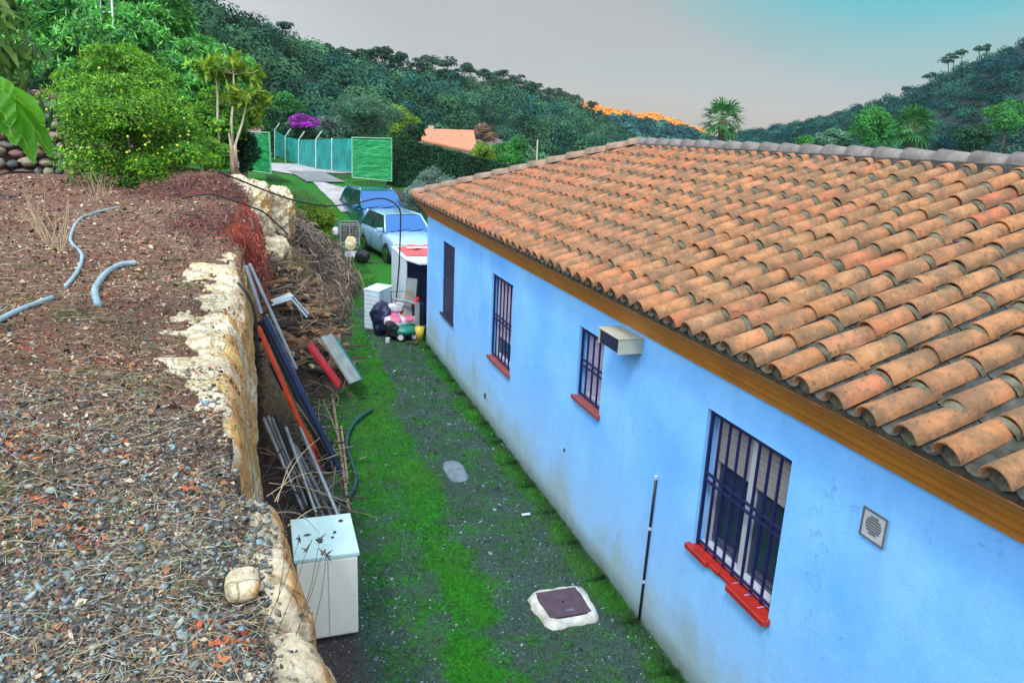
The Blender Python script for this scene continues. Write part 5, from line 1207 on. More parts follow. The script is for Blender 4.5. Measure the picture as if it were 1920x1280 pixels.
ORD = ['first', 'second', 'third', 'fourth', 'fifth', 'sixth', 'seventh', 'eighth', 'ninth', 'tenth', 'eleventh', 'twelfth', 'thirteenth', 'fourteenth', 'fifteenth', 'sixteenth', 'seventeenth', 'eighteenth', 'nineteenth', 'twentieth', 'twenty-first', 'twenty-second', 'twenty-third', 'twenty-fourth', 'twenty-fifth', 'twenty-sixth', 'twenty-seventh', 'twenty-eighth', 'twenty-ninth', 'thirtieth', 'thirty-first', 'thirty-second', 'thirty-third', 'thirty-fourth', 'thirty-fifth', 'thirty-sixth', 'thirty-seventh', 'thirty-eighth']
# fruit bush with small yellow fruit
c = V3(aty(245, 262, 19.0)); g0 = V3(aty(235, 350, 19.2))
ft = tree('citrus_tree', 'low round citrus bush dotted with small yellow fruit on the terrace', 'fruit tree', (c[0], 19.0, 2.66), (c[0], 19.0, 3.82), (1.9, 1.55, 1.42), 34000, .085, F_citrus, None, 46, .34, 0, .07, .42, 7, low=-.95, top=(c[0], 19, 3.5))
mb = MB(); mb.ellip((0, 0, 0), (.027, .027, .027), 8, 6); fr = mb.build('fruit', plain('yellow_fruit', (0.55, 0.58, 0.06), .45, var=.2, bs=0), ft, True)
P, Nn = crown_pts(100, 46, (0, 0, 1.16), (1.98, 1.65, 1.42), .36, low=-.8); P[:, 1] = -np.abs(P[:, 1])*1.02-.05
for i, q in enumerate(P):
    o = fr if i == 0 else fr.copy()
    if i: COL.objects.link(o); o.parent = ft
    o.location = q
# mango trees, long hanging leaves
mg = 'leafy mango trees on the bank'
def mango(px, py, Y, rad, n, label, mat=None, leaf=.26, base_z=2.7):
    c = V3(aty(px, py, Y)); tree('mango_tree', label, 'tree', (c[0], Y, base_z), tuple(c), rad, n, leaf, mat or F_mango, mg, 60, .26, .8, .13, .24, 6, .7)
mango(150, 130, 26.5, (2.9, 2.2, 2.6), 19000, 'dense mango tree behind the dry stone wall, leftmost of its row', base_z=4.2)
mango(240, 40, 29, (2.4, 2.0, 2.0), 14000, 'tall mango tree with yellow green tips beside the white ladder', F_mango, base_z=4.2)
mango(330, 190, 25.5, (2.1, 1.8, 1.35), 16000, 'lower mango tree right behind the fruit bush', base_z=2.9)
mango(225, 150, 24.2, (1.7, 1.3, 1.0), 6000, 'yellow green young mango tree rising over the fruit bush', F_mangoY, .22, 2.9)
mango(60, 60, 29, (3.2, 2.2, 3.2), 14000, 'dark mango tree in the upper left behind the drooping leaves', base_z=4.2)
mango(385, 150, 27, (1.7, 1.5, 1.3), 9000, 'bright mango tree right behind the papaya stems', F_mango, .24, 2.9)
mango(300, 100, 30, (2.0, 1.6, 1.5), 10000, 'mango tree between the ladder and the brown thicket', F_mango, .26, 4.2)
mango(450, 205, 30, (1.2, 1.2, 1.1), 6000, 'small mango tree behind the leaning papaya tree', F_mangoY, .2, 2.2)
mango(95, 205, 24.8, (1.4, .9, 1.2), 5000, 'dark leaved mango tree growing right above the dry stone wall', F_dark, .22, 3.9)  # darker leaf colour than the other mango trees
tree('bush', 'dry brown thicket on the slope above the mango trees', 'bush', V3(aty(290, 130, 40)), V3(aty(288, 96, 40)), (1.6, 1.4, 1.3), 5000, .22, F_brown, None, 16, .4, 0, .05, .3, 6)
bush('bush', 'rounded green bush below the papaya stems', 'bush', V3(aty(395, 235, 24)), (1.1, 1.0, .95), 7000, .14, F_citrus, 'bushes by the terrace end')
bush('bush', 'yellow green bush with bright leaves at the foot of the papaya trees', 'bush', V3(aty(435, 215, 26)), (.9, .8, .9), 4500, .16, F_lime, 'bushes by the terrace end')
bush('bush', 'dark green bush hiding the edge of the left gate panel', 'bush', V3(aty(455, 285, 27)), (.62, .6, .75), 4500, .12, F_dark, 'bushes by the terrace end')
bush('bush', 'dark bush on the ground behind the fruit bush', 'bush', V3(aty(385, 290, 22)), (.7, .7, .5), 4000, .12, F_citrus, 'bushes by the terrace end')
# papaya-like trees: bare pale stem, tuft of hanging lobed leaves
for i, (bx, by, tx_, ty_, Y, r_, mt, lab) in enumerate([(408, 215, 404, 138, 23, .50, F_mangoY, 'papaya tree with pale bare stem, leftmost of the group'), (434, 225, 438, 140, 22.5, .55, F_lime, 'papaya tree with yellow crown on the tallest pale stem'), (424, 235, 418, 150, 24.5, .42, F_mangoY, 'short papaya tree between the two taller ones'), (440, 275, 463, 190, 21.0, .38, F_lime, 'leaning papaya tree with thin curved stem beside the left gate panel')]):
    b = V3(aty(bx, by, Y)); tp = V3(aty(tx_, ty_, Y)); root = empty('papaya_tree', tuple(b), lab, 'tree', 'papaya trees by the terrace end')
    mb = MB(); mb.tube([b-V3((0, 0, .8)), b, (b+tp)/2+V3((.03, 0, 0)), tp], [.036, .032, .028, .022], 7); part('trunk', mb, M_paleb, root, True)
    n = 420; k = 15; a = rng.uniform(0, 2*pi, k); el = rng.uniform(-.2, .9, k); lc = tp+np.stack([np.cos(a)*np.cos(el), np.sin(a)*np.cos(el), np.sin(el)*.7], 1)*r_*rng.uniform(.6, 1.35, (k, 1))
    P = lc[rng.integers(0, k, n)]+rng.normal(size=(n, 3))*r_*.17; D = rng.normal(size=(n, 3)); D[:, 2] -= .9
    mesh_np('crown', leaves(P, rng.uniform(.18, .40, n), rng.uniform(.06, .12, n), D, None, .7, .15)-b, quads(n), mt, root)
    mb = MB()
    for q in lc: mb.tube([tp, (tp+q)/2+V3((0, 0, .05)), q], .012, 4)
    part('leaf_stalks', mb, M_paleb, root)
# broken stump and stakes
mb = MB(); p0 = V3(aty(436, 306, 20)); mb.tube([p0-V3((0, 0, .4)), p0, p0+V3((.0, 0, .35)), p0+V3((-.05, 0, .72))], [.06, .055, .045, .012], 7); mb.tube([p0+V3((.08, 0, -.2)), p0+V3((.10, 0, .5))], [.06, .01], 5)
single('tree_stump', mb, plain('bare_wood', (0.40, 0.27, 0.19), .8, var=.3, scale=9, bs=.6, stretch=(4, 4, .5)), 'splintered pale stump of a broken trunk by the terrace end', 'stump', None, True)
# ladder in the trees
ld = empty('ladder', tuple(aty(205, 70, 27)), 'white ladder standing up through the mango trees', 'ladder')
la, lb = V3(aty(185, -40, 26)), V3(aty(207, -40, 26)); lc_, ld_ = V3(aty(194, 110, 26)), V3(aty(216, 110, 26)); M_lad = plain('white_ladder', (.75, .78, .72), .5, bs=0)
mb = MB(); mb.tube([la, lc_], .028, 6); part('rail', mb, M_lad, ld); mb = MB(); mb.tube([lb, ld_], .03, 6); part('rail', mb, M_lad, ld)
for k in range(4):
    t_ = (k+.5)/9; mb = MB(); mb.tube([la+(lc_-la)*t_*1.5, lb+(ld_-lb)*t_*1.5], .022, 6); part('rung', mb, M_lad, ld)
# tree at the upper left with drooping shiny leaves, close to the viewer
c = V3(aty(-75, 20, 5.5)); root = empty('avocado_tree', (c[0]-.5, 5.5, 2.65), 'tree with drooping glossy leaves cut by the upper left corner', 'tree')
n = 1300; cen = c+np.clip(rng.normal(size=(44, 3)), -1.6, 1.6)*V3((.19, .3, .36)); P = cen[rng.integers(0, 34, n)]+rng.normal(size=(n, 3))*.07; D = rng.normal(size=(n, 3))*.45; D[:, 2] -= 1.0
mesh_np('crown', leaves(P, rng.uniform(.13, .22, n), rng.uniform(.025, .042, n), D, None, .4, .15)-V3(root.location), quads(n), F_drop, root)
mb = trunk_mb((c[0]-.5, 5.5, 2.6), tuple(c+V3((-.35, 0, .1))), .06, 9, .55); part('trunk', mb, M_bark2, root, True)
# big close leaves
m, t, p = newmat('broad_leaf'); cc = t.nodes.new('ShaderNodeTexCoord'); sp = t.nodes.new('ShaderNodeSeparateXYZ'); lk(t, cc.outputs['UV'], sp.inputs[0])
ux = math_(t, 'ABSOLUTE', math_(t, 'SUBTRACT', sp.outputs[0], .5)); rib = ramp(t, ux, [(0.0, (1, 1, 1)), (.045, (0, 0, 0))])
c_ = ramp(t, tnoise(t, 9, 4), [(.3, (0.05, 0.24, 0.01)), (.7, (0.13, 0.40, 0.015))]); c_ = mixc(t, rib, c_, (0.35, 0.52, 0.06)); lk(t, c_, p.inputs['Base Color']); p.inputs['Roughness'].default_value = .35
tl = t.nodes.new('ShaderNodeBsdfTranslucent'); lk(t, c_, tl.inputs[0]); ms = t.nodes.new('ShaderNodeMixShader'); ms.inputs[0].default_value = .35; lk(t, p.outputs[0], ms.inputs[1]); lk(t, tl.outputs[0], ms.inputs[2]); lk(t, ms.outputs[0], t.nodes['Material Output'].inputs[0]); M_leaf = m
br_ = empty('leafy_branch', tuple(aty(-40, 150, 2.2)), 'branch with long bright green hanging leaves close to the left edge', 'branch')
def broad_leaf(p0, d0, L, wd, curl, side):
    nu, nv = 14, 6; V = []; UV = []; p_ = V3(p0).astype(float); d = V3(d0)/np.linalg.norm(d0); sd = V3(side)/np.linalg.norm(side)
    for i in range(nu+1):
        t_ = i/nu; w_ = wd*(max(0.0, sin(pi*min(1, t_**.75*1.0)))**.8)*.5+.001; up = np.cross(sd, d)
        for j in range(nv+1):
            s_ = -1+2*j/nv; V.append(p_+sd*s_*w_+up*(abs(s_)*w_*.35+.004*sin(t_*22+s_*3))); UV.append((j/nv, t_))
        p_ = p_+d*L/nu; d = d+V3((0, 0, -1))*curl/nu*2.2; d /= np.linalg.norm(d); sd = sd-d*np.dot(sd, d); sd /= np.linalg.norm(sd)
    F = [(i*(nv+1)+j, i*(nv+1)+j+1, (i+1)*(nv+1)+j+1, (i+1)*(nv+1)+j) for i in range(nu) for j in range(nv)]
    o = mesh_np('leaf', V3(V)-V3(br_.location), F, M_leaf, br_, True); ul = o.data.uv_layers.new(name='UVMap')
    for lp_ in o.data.loops: ul.data[lp_.index].uv = UV[lp_.vertex_index]
    return o
Yb = 2.2
b0 = V3(aty(-12, 168, Yb))
for (sx_, sy_, ex, ey, wd, dy) in [(-5, 172, 72, 240, .045, 0), (-8, 176, 58, 300, .05, .03), (-15, 180, 15, 305, .055, -.03), (-25, 178, -8, 270, .06, -.06), (-15, 170, 40, 262, .05, .06), (-30, 165, 30, 175, .04, .05), (-20, 160, 22, 190, .045, -.04), (-30, 180, 2, 240, .06, -.08)]:
    p0 = V3(aty(sx_, sy_, Yb+dy)); p1 = V3(aty(ex, ey, Yb+dy)); L = np.linalg.norm(p1-p0)*1.12; d = (p1-p0)/np.linalg.norm(p1-p0)
    broad_leaf(p0, d+V3((.35, 0, .45)), L, wd*1.15, .55, np.cross(d, V3((.25, 1, .1))))
mb = MB(); mb.tube([V3(aty(-160, 100, 2.2)), V3(aty(-60, 135, 2.2)), b0], [.012, .009, .006], 6); part('twig', mb, M_bark2, br_, True)

# dry seed stalks at the near boulder
for i, (bx, by, tx_, ty_) in enumerate([(495, 1180, 562, 1010), (520, 1185, 575, 1030), (555, 1190, 605, 1035), (520, 1130, 535, 1000), (560, 1180, 600, 1010), (470, 1100, 480, 1010), (585, 1190, 612, 1040)]):
    y0 = 2.35; b = V3(atz(bx, by, 2.66)); tp = V3(aty(tx_, ty_, b[1]+.12)); mb = MB(); mb.tube([b, (b+tp)/2+V3((.008, 0, .004)), tp], [.0014, .0012, .0008], 5)
    for q in range(6): d = rng.normal(size=3)*.012; mb.tube([tp, tp+d+V3((0, 0, .006))], [.0035, .0008], 5)
    single('seed_stalk', mb, M_dark, ORD[i]+' thin dark stalk with seed head before the cabinet', 'dry plant', 'dry stalks rising before the cabinet')
for i, (ax_, ay_, bx, by) in enumerate([(515, 940, 600, 820), (500, 930, 625, 885), (520, 940, 560, 850), (505, 905, 665, 960), (520, 960, 600, 1000), (540, 985, 640, 955), (510, 925, 540, 1010)]):
    p = V3(atz(ax_, ay_, 2.55)); q = V3(aty(bx, by, p[1]+.5)); mb = MB(); sp_ = smooth_pts([p, (p+q)/2+V3((0, 0, .05)), q], 6); mb.tube(sp_, [.0026*(1-.7*k_/len(sp_)) for k_ in range(len(sp_))], 5); single('straw_stalk', mb, plain('straw_stem', (.40, .30, .18), .8, bs=0) if i == 0 else bpy.data.materials['straw_stem'], ORD[i]+' long bent straw stalk, counted from the left, arching over the pipes', 'dry plant', 'straw stalks over the pipes')
for i, (x, y) in enumerate([(95, 470), (115, 480), (180, 385), (200, 380), (75, 440)]):
    b = V3(atz(x, y, 2.68)); mb = MB()
    for q in range(7):
        e = b+V3((random.uniform(-.25, .25), random.uniform(-.1, .1), random.uniform(.35, .75))); mb.tube([b, (b+e)/2+V3((random.uniform(-.04, .04), 0, .03)), e], [.007, .005, .002], 4)
    single('dry_weed', mb, bpy.data.materials['straw_stem'], ['pale dry weed on the terrace nearest the left edge', 'tall pale dry weed beside the leftmost one', 'dry weed standing by the start of the winding pipe', 'dry weed right of the winding pipe start', 'smallest pale weed at the far left'][i], 'dry plant', 'dry weeds on the terrace')
mb = MB(); mb.tube(smooth_pts([Z(388, 1012, 2.70), Z(376, 1018, 2.72), Z(372, 1036, 2.70), Z(372, 1062, 2.68)]), .0045, 6); single('white_root', mb, M_bag, 'curled white wire end on the dark gravel', 'wire', None, True)

# ------------------------------------------------------------------ middle distance: gate, fence, hedges, sheds
M_gate = foliage('x', [(0, 0, 0)] * 2) if False else None
m, t, p = newmat('green_tarpaulin'); n1 = tnoise(t, 2.2, 5, .6, stretch=(1, 1, 2.5)); lk(t, ramp(t, n1, [(.3, (0.004, 0.20, 0.055)), (.7, (0.01, 0.38, 0.10))]), p.inputs['Base Color']); p.inputs['Roughness'].default_value = .45; bump(t, p, n1, .8, .15); M_gate = m
m, t, p = newmat('teal_netting'); n1 = tnoise(t, 1.4, 5, .6, stretch=(1, 1, .5)); lk(t, ramp(t, n1, [(.3, (0.005, 0.16, 0.14)), (.7, (0.015, 0.34, 0.30))]), p.inputs['Base Color']); p.inputs['Roughness'].default_value = .6; bump(t, p, n1, .8, .1); M_net = m
M_frame = plain('pale_green_frame', (0.20, 0.48, 0.28), .5, bs=0)
def cloth(p0, p1, z0a, z1a, z0b, z1b, n=18, amp=.04, thick=.012):
    V = []; F = []; p0, p1 = V3(p0), V3(p1); d = (p1-p0)/np.linalg.norm(p1-p0); nr = V3((d[1], -d[0]))
    m_ = 8
    for sd in (0, 1):
        for i in range(n+1):
            for j in range(m_+1):
                t_ = i/n; q = p0+(p1-p0)*t_; z = (z0a+(z0b-z0a)*t_)+((z1a+(z1b-z1a)*t_)-(z0a+(z0b-z0a)*t_))*j/m_; o_ = amp*noise.noise(Vector((q[0]*2.5, q[1]*2.5, z*2.2)))+sd*thick; V.append((q[0]+nr[0]*o_, q[1]+nr[1]*o_, z))
    k = (n+1)*(m_+1)
    for sd in (0, 1):
        for i in range(n):
            for j in range(m_): a = sd*k+i*(m_+1)+j; F.append((a, a+1, a+m_+2, a+m_+1))
    return V, F
def gate(label, A_, B_, z0a, z1a, z0b, z1b):
    root = empty('gate_panel', (A_[0], A_[1], z0a), label, 'gate', 'pair of green gate panels')
    V, F = cloth(A_, B_, z0a+.06, z1a-.06, z0b+.06, z1b-.06); mb = MB(); mb.add(V, F); part('sheet', mb, M_gate, root, True)
    mb = MB(); mb.tube([(*A_, z0a), (*A_, z1a), (*B_, z1b), (*B_, z0b), (*A_, z0a)], .035, 6); part('frame', mb, M_frame, root)
a1, a2 = aty(660, 258, 34), aty(735, 260, 34); b1_, b2_ = aty(660, 333, 34), aty(735, 340, 34)
gate('right green gate panel in a pale frame standing beside the dark hedge', (a1[0], 34), (a2[0], 34.1), b1_[2], a1[2], b2_[2], a2[2])
a1, a2 = aty(455, 247, 37), aty(505, 249, 34.5); b1_, b2_ = aty(457, 318, 37), aty(508, 326, 34.5)
gate('left green gate panel swung open behind the dark bush', (a1[0], 37), (a2[0], 34.5), b1_[2], a1[2], b2_[2], a2[2])
fx = [(515, 244, 292, 58), (535, 256, 298, 54), (560, 262, 312, 50), (592, 262, 316, 46), (622, 261, 318, 44), (660, 260, 322, 41.5)]
fr_ = empty('net_fence', tuple(aty(560, 312, 50)), 'teal green netting fence curving along the driveway', 'fence')
for i in range(len(fx)-1):
    (x0, t0_, b0_, Y0), (x1, t1_, b1__, Y1) = fx[i], fx[i+1]; p0, p1 = aty(x0, t0_, Y0), aty(x1, t1_, Y1); q0, q1 = aty(x0, b0_, Y0), aty(x1, b1__, Y1)
    V, F = cloth(p0[:2], p1[:2], q0[2], p0[2], q1[2], p1[2], 14, .10); mb = MB(); mb.add(V, F); part('netting', mb, M_net, fr_, True)
for i, (x0, t0_, b0_, Y0) in enumerate(fx):
    p0, q0 = aty(x0, t0_, Y0), aty(x0, b0_, Y0); mb = MB(); up = V3((.35, -.2, .5)) if i < 4 else V3((0, 0, .02)); mb.tube([q0-V3((0, .08, .2)), p0-V3((0, .08, 0)), p0+up], .04, 6); part('post', mb, plain('pale_post', (.42, .52, .48), .6, bs=0) if i == 0 else bpy.data.materials['pale_post'], fr_)
# hedges: a body of leaves following a line
def hedge(label, P0, P1, hgt0, hgt1, wid, n, leaf, mat, base0, base1, name='hedge', fine=1.0):
    root = empty(name, (P0[0], P0[1], base0), label, 'hedge'); P0, P1 = V3(P0), V3(P1); L = np.linalg.norm(P1-P0); d = (P1-P0)/L; nr = V3((d[1], -d[0]))
    t_ = rng.random(n); f = rng.random(n); hh_ = hgt0+(hgt1-hgt0)*t_; bb = base0+(base1-base0)*t_; top_ = f < wid/(wid+2*hgt0)*1.2; sgn = np.where(rng.random(n) < .5, -1, 1)
    s_ = np.where(top_, rng.uniform(-1, 1, n)*wid/2, sgn*wid/2*rng.uniform(.85, 1.05, n)); zz = np.where(top_, bb+hh_*rng.uniform(.97, 1.02, n), bb+hh_*rng.random(n))
    lump = fbm(np.stack([t_*L, s_, zz], 1), .9, 3)*.12
    C = np.stack([P0[0]+d[0]*t_*L+nr[0]*(s_+np.sign(s_)*lump), P0[1]+d[1]*t_*L+nr[1]*(s_+np.sign(s_)*lump), zz+lump*.8*top_], 1)
    Nn = np.stack([nr[0]*np.sign(s_)*~top_, nr[1]*np.sign(s_)*~top_, top_*1.0+.2], 1)
    ne = n//6; e_ = rng.random(ne) < .5; ce = np.stack([np.where(e_, P0[0], P1[0])+nr[0]*(q_ := rng.uniform(-1, 1, ne)*wid/2), np.where(e_, P0[1], P1[1])+nr[1]*q_, np.where(e_, base0, base1)+rng.random(ne)*np.where(e_, hgt0, hgt1)], 1); C[:ne] = ce; Nn[:ne] = np.stack([np.where(e_, -d[0], d[0]), np.where(e_, -d[1], d[1]), 0*q_], 1)
    mesh_np('leaves', leaves(C, rng.uniform(.7, 1.3, n)*leaf, leaf*.5, None, Nn, .7, .1)-V3(root.location), quads(n), mat, root)
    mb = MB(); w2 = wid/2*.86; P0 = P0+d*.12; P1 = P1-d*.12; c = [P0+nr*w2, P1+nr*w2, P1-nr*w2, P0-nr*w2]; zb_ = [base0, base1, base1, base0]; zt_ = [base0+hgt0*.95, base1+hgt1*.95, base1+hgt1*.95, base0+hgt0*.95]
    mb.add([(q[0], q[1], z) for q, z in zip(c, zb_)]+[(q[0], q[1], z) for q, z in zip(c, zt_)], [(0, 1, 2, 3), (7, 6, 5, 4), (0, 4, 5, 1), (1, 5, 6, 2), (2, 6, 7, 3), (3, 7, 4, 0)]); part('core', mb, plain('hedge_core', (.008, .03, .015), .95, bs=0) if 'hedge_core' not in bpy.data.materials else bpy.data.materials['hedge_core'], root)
h0, h1 = aty(738, 258, 35), aty(948, 312, 38)
hedge('long dark clipped hedge running from the right gate panel towards the tiled roof', h0[:2], h1[:2], 2.1, 2.0, 1.0, 30000, .13, F_dark, h0[2]-2.1, h1[2]-2.0)
h0, h1 = aty(505, 206, 62), aty(550, 212, 60); hedge('tall block of dark hedge behind the teal fence', h0[:2], h1[:2], 3.0, 2.9, 2.0, 9000, .2, F_dark, h0[2]-3.0, h1[2]-2.9)
c = aty(512, 222, 66); tree('bush', 'broad smooth green hedge mound behind the papaya trees', 'bush', (c[0], 62, c[2]-3), (c[0]-.4, 62, c[2]-.6), (3.5, 2.0, 2.9), 26000, .16, F_mid, None, 70, .2, 0, .1, .5, 4)
c = aty(565, 230, 57); bush('bougainvillea', 'purple flowering bougainvillea over the teal fence', 'shrub', V3(c), (1.15, .8, .62), 3500, .16, F_purple)
c = aty(572, 250, 58); bush('bush', 'dark grey green shrub under the purple bougainvillea', 'bush', V3(c), (1.6, 1.0, .9), 4500, .2, F_silver, 'shrubs behind the fence')
c = aty(620, 240, 62); bush('bush', 'low olive shrub between the bougainvillea and the silver tree', 'bush', V3(c), (1.6, 1.0, .9), 4500, .2, F_olive, 'shrubs behind the fence')
c = aty(690, 222, 56); tree('olive_tree', 'broad silver green olive tree rising behind the gate', 'tree', (c[0], 56, 1.5), tuple(c), (2.5, 2.0, 1.75), 22000, .17, F_silver, None, 34, .33, .2, .16, .25)
c = aty(745, 240, 64); bush('bush', 'lime green bush right of the silver green olive tree', 'bush', V3(c), (1.7, 1.2, 1.5), 5500, .2, F_lime, 'shrubs behind the fence')
c = aty(775, 250, 60); bush('bush', 'dark green bush left of the tiled cottage roof', 'bush', V3(c), (1.0, 1.0, 1.0), 3500, .18, F_dark, 'shrubs behind the fence')
c = aty(812, 332, 27.5); bush('olive_bush', 'wide grey green olive bush beside the house roof corner', 'bush', (c[0], 27.5, 1.85), (1.25, 1.1, 1.25), 15000, .10, F_olive, None, 26, .36, .3)
c = aty(590, 385, 27.5); bush('bush', 'bright yellow green bush at the end of the brushwood heap', 'bush', V3((c[0], 27.5, .8)), (1.0, .9, .72), 7000, .11, F_lime, None, 20, .38)
c = aty(935, 292, 48); bush('bush', 'bright green rounded bush below the cottage roof', 'bush', V3(c), (1.35, 1.2, 1.0), 6500, .16, F_mid, 'bushes below the cottage')
c = aty(905, 296, 46); bush('bush', 'lime coloured bush beside the clipped hedge', 'bush', V3(c), (1.0, 1.0, .8), 4500, .14, F_lime, 'bushes below the cottage')
c = aty(968, 290, 52); bush('bush', 'mid green bush beside the pale pole', 'bush', V3(c), (1.2, 1.2, 1.1), 4500, .16, F_mid, 'bushes below the cottage')
# pale pole
mb = MB(); p0, p1 = aty(1007, 292, 60), aty(1008, 262, 60); mb.tube([p0-V3((0, 0, 1)), p1], .06, 6); single('pole', mb, M_paleb, 'thin pale pole standing between the hillside and the tiled roof', 'pole')
# cottage with tiled roof
def cottage(name, label, corners, wallz, mat_r, mat_w, ridge=None):
    pass
ct_ = empty('cottage', tuple(aty(845, 283, 88)), 'distant cottage with orange tiled hip roof below the wooded hillside', 'house')
r0, r1 = V3(aty(790, 241, 93)), V3(aty(888, 244, 93)); e0, e1 = V3(aty(808, 268, 87.5)), V3(aty(896, 285, 87.5)); f0, f1 = r0+V3((-1.5, 5, -1.6)), r1+V3((1.5, 5, -1.9)); e0 = V3(aty(790, 262, 88)) 
def slab(mb, q, th): 
    V = [tuple(v) for v in q]+[tuple(v-V3((0, 0, th))) for v in q]; n = len(q); mb.add(V, [tuple(range(n))[::-1], tuple(range(n, 2*n))]+[(i, (i+1) % n, (i+1) % n+n, i+n) for i in range(n)])
mb = MB(); slab(mb, [e0, e1, r1, r0], .2); slab(mb, [r0, r1, f1, f0], .2)
m, t, p = newmat('far_terracotta'); n1 = tnoise(t, 1.6, 5, .8); wv = t.nodes.new('ShaderNodeTexWave'); wv.inputs['Scale'].default_value = 1.6; cq = t.nodes.new('ShaderNodeTexCoord'); lk(t, cq.outputs['Object'], wv.inputs['Vector']); wv.inputs['Distortion'].default_value = 1.0
c_ = mixc(t, wv.outputs['Fac'], (0.50, 0.17, 0.08), (0.70, 0.28, 0.14)); c_ = mixc(t, ramp(t, n1, [(.45, (0, 0, 0)), (.6, (.6, .6, .6))]), c_, (0.35, 0.15, 0.09)); lk(t, c_, p.inputs['Base Color']); bump(t, p, wv.outputs['Fac'], .6, .1); M_ftile = m
part('roof', mb, M_ftile, ct_)
mb = MB(); w = MB(); q = [e0*.96+r0*.04, e1*.96+r1*.04, f1, f0]; V = [(v[0], v[1], -2.5) for v in q]+[(v[0], v[1], v[2]-.25) for v in q]; w.add(V, [(0, 4, 5, 1), (1, 5, 6, 2), (2, 6, 7, 3), (3, 7, 4, 0)]); part('wall', w, plain('cottage_wall', (.45, .38, .30), .9, var=.15, scale=2), ct_)
mb = MB(); cq_ = r0+(r1-r0)*.18; mb.box(cq_[0]-.3, cq_[0]+.3, cq_[1]-.3, cq_[1]+.3, cq_[2]-.4, cq_[2]+.35); part('chimney', mb, bpy.data.materials['cottage_wall'], ct_)
sh = empty('barn', tuple(aty(920, 270, 100)), 'dark brown timber barn roof right of the orange cottage roof', 'barn')
mb = MB(); slab(mb, [V3(aty(893, 268, 98)), V3(aty(960, 292, 98)), V3(aty(940, 262, 104)), V3(aty(893, 246, 104))], .2); part('roof', mb, plain('brown_sheet_roof', (.12, .08, .08), .8, var=.3, scale=1), sh)
mb = MB(); q = [V3(aty(895, 270, 98.5)), V3(aty(955, 292, 98.5)), V3(aty(938, 270, 103.5)), V3(aty(897, 254, 103.5))]; mb.add([(v[0], v[1], -3) for v in q]+[(v[0], v[1], v[2]-.3) for v in q], [(0, 4, 5, 1), (1, 5, 6, 2), (2, 6, 7, 3), (3, 7, 4, 0)]); part('wall', mb, plain('barn_wall', (.16, .11, .09), .9), sh)
c = aty(915, 258, 92); tree('bush', 'reddish brown bare thicket behind the cottage', 'bush', (c[0], 92, 0), V3(aty(908, 252, 94)), (2.0, 1.5, 1.3), 3500, .25, F_brown, None, 14, .4, 0, .08)
# grey-roofed shed behind the left gate
sh = empty('shed', tuple(aty(470, 250, 52)), 'small shed with grey pitched roof behind the left gate panel', 'shed')
a, b = V3(aty(466, 218, 52)), V3(aty(494, 238, 52)); mb = MB(); slab(mb, [a, b, b+V3((0, 3, 0)), a+V3((0, 3, 0))], .12); c0_ = a-V3((b[0]-a[0], 0, a[2]-b[2])); slab(mb, [c0_, a, a+V3((0, 3, 0)), c0_+V3((0, 3, 0))], .12); part('roof', mb, plain('grey_shed_roof', (.30, .31, .33), .7, var=.15), sh)
mb = MB(); mb.add([(c0_[0]+.15, 52.1, 1), (b[0]-.15, 52.1, 1), (b[0]-.15, 52.1, b[2]-.02), (a[0], 52.1, a[2]-.13), (c0_[0]+.15, 52.1, c0_[2]-.02), (b[0]-.15, 54.9, 1), (b[0]-.15, 54.9, b[2]-.02)], [(0, 1, 2, 3, 4), (1, 5, 6, 2)]); part('wall', mb, plain('shed_wall', (.30, .18, .17), .9, var=.3, scale=3), sh)

# ------------------------------------------------------------------ wooded hills
def proto_crown(n, leaf, seed, tall=1.0):
    g = np.random.default_rng(seed); k = 9; cc = g.normal(size=(k, 3)); cc /= np.linalg.norm(cc, axis=1, keepdims=True); cc *= g.uniform(.35, .6, (k, 1)); cc[:, 2] = np.abs(cc[:, 2])*.9*tall
    q = g.normal(size=(n, 3)); q /= np.linalg.norm(q, axis=1, keepdims=True); q[:, 2] = np.where(q[:, 2] < -.2, -q[:, 2], q[:, 2]); j = g.integers(0, k, n)
    P = cc[j]+q*g.uniform(.34, .46, (n, 1)); Nn = q+cc[j]*.9+g.normal(size=(n, 3))*.22
    D = np.cross(Nn, g.normal(size=(n, 3))); D /= np.linalg.norm(D, axis=1, keepdims=True); X = np.cross(D, Nn); X /= np.linalg.norm(X, axis=1, keepdims=True)
    l = leaf*g.uniform(.6, 1.3, (n, 1)); return np.stack([P-D*l, P+X*l*.7, P+D*l, P-X*l*.7], 1)
def forest(name, P, s, mat, n=200, leaf=.13, kind='stuff'):
    pr = [proto_crown(n, leaf, 50+i, .8+.1*(i % 4)) for i in range(6)]; out = []
    for i, p_ in enumerate(P):
        a = rng.uniform(0, 2*pi); c, s_ = cos(a), sin(a); Q = pr[i % 6]; sc = s[i]; X = (Q[..., 0]*c-Q[..., 1]*s_)*sc; Y = (Q[..., 0]*s_+Q[..., 1]*c)*sc; Zz = Q[..., 2]*sc*1.05; out.append(np.stack([X+p_[0], Y+p_[1], Zz+p_[2]], -1).reshape(-1, 3))
    V = np.concatenate(out); o = mesh_np(name, V, quads(len(V)//4), mat); tn = np.repeat(rng.random(len(P)), [len(q_) for q_ in out]); ca = o.data.color_attributes.new('tree', 'FLOAT_COLOR', 'POINT'); ca.data.foreach_set('color', np.stack([tn, tn, tn, tn*0+1], -1).astype(np.float32).ravel()); return tag(o, kind=kind)
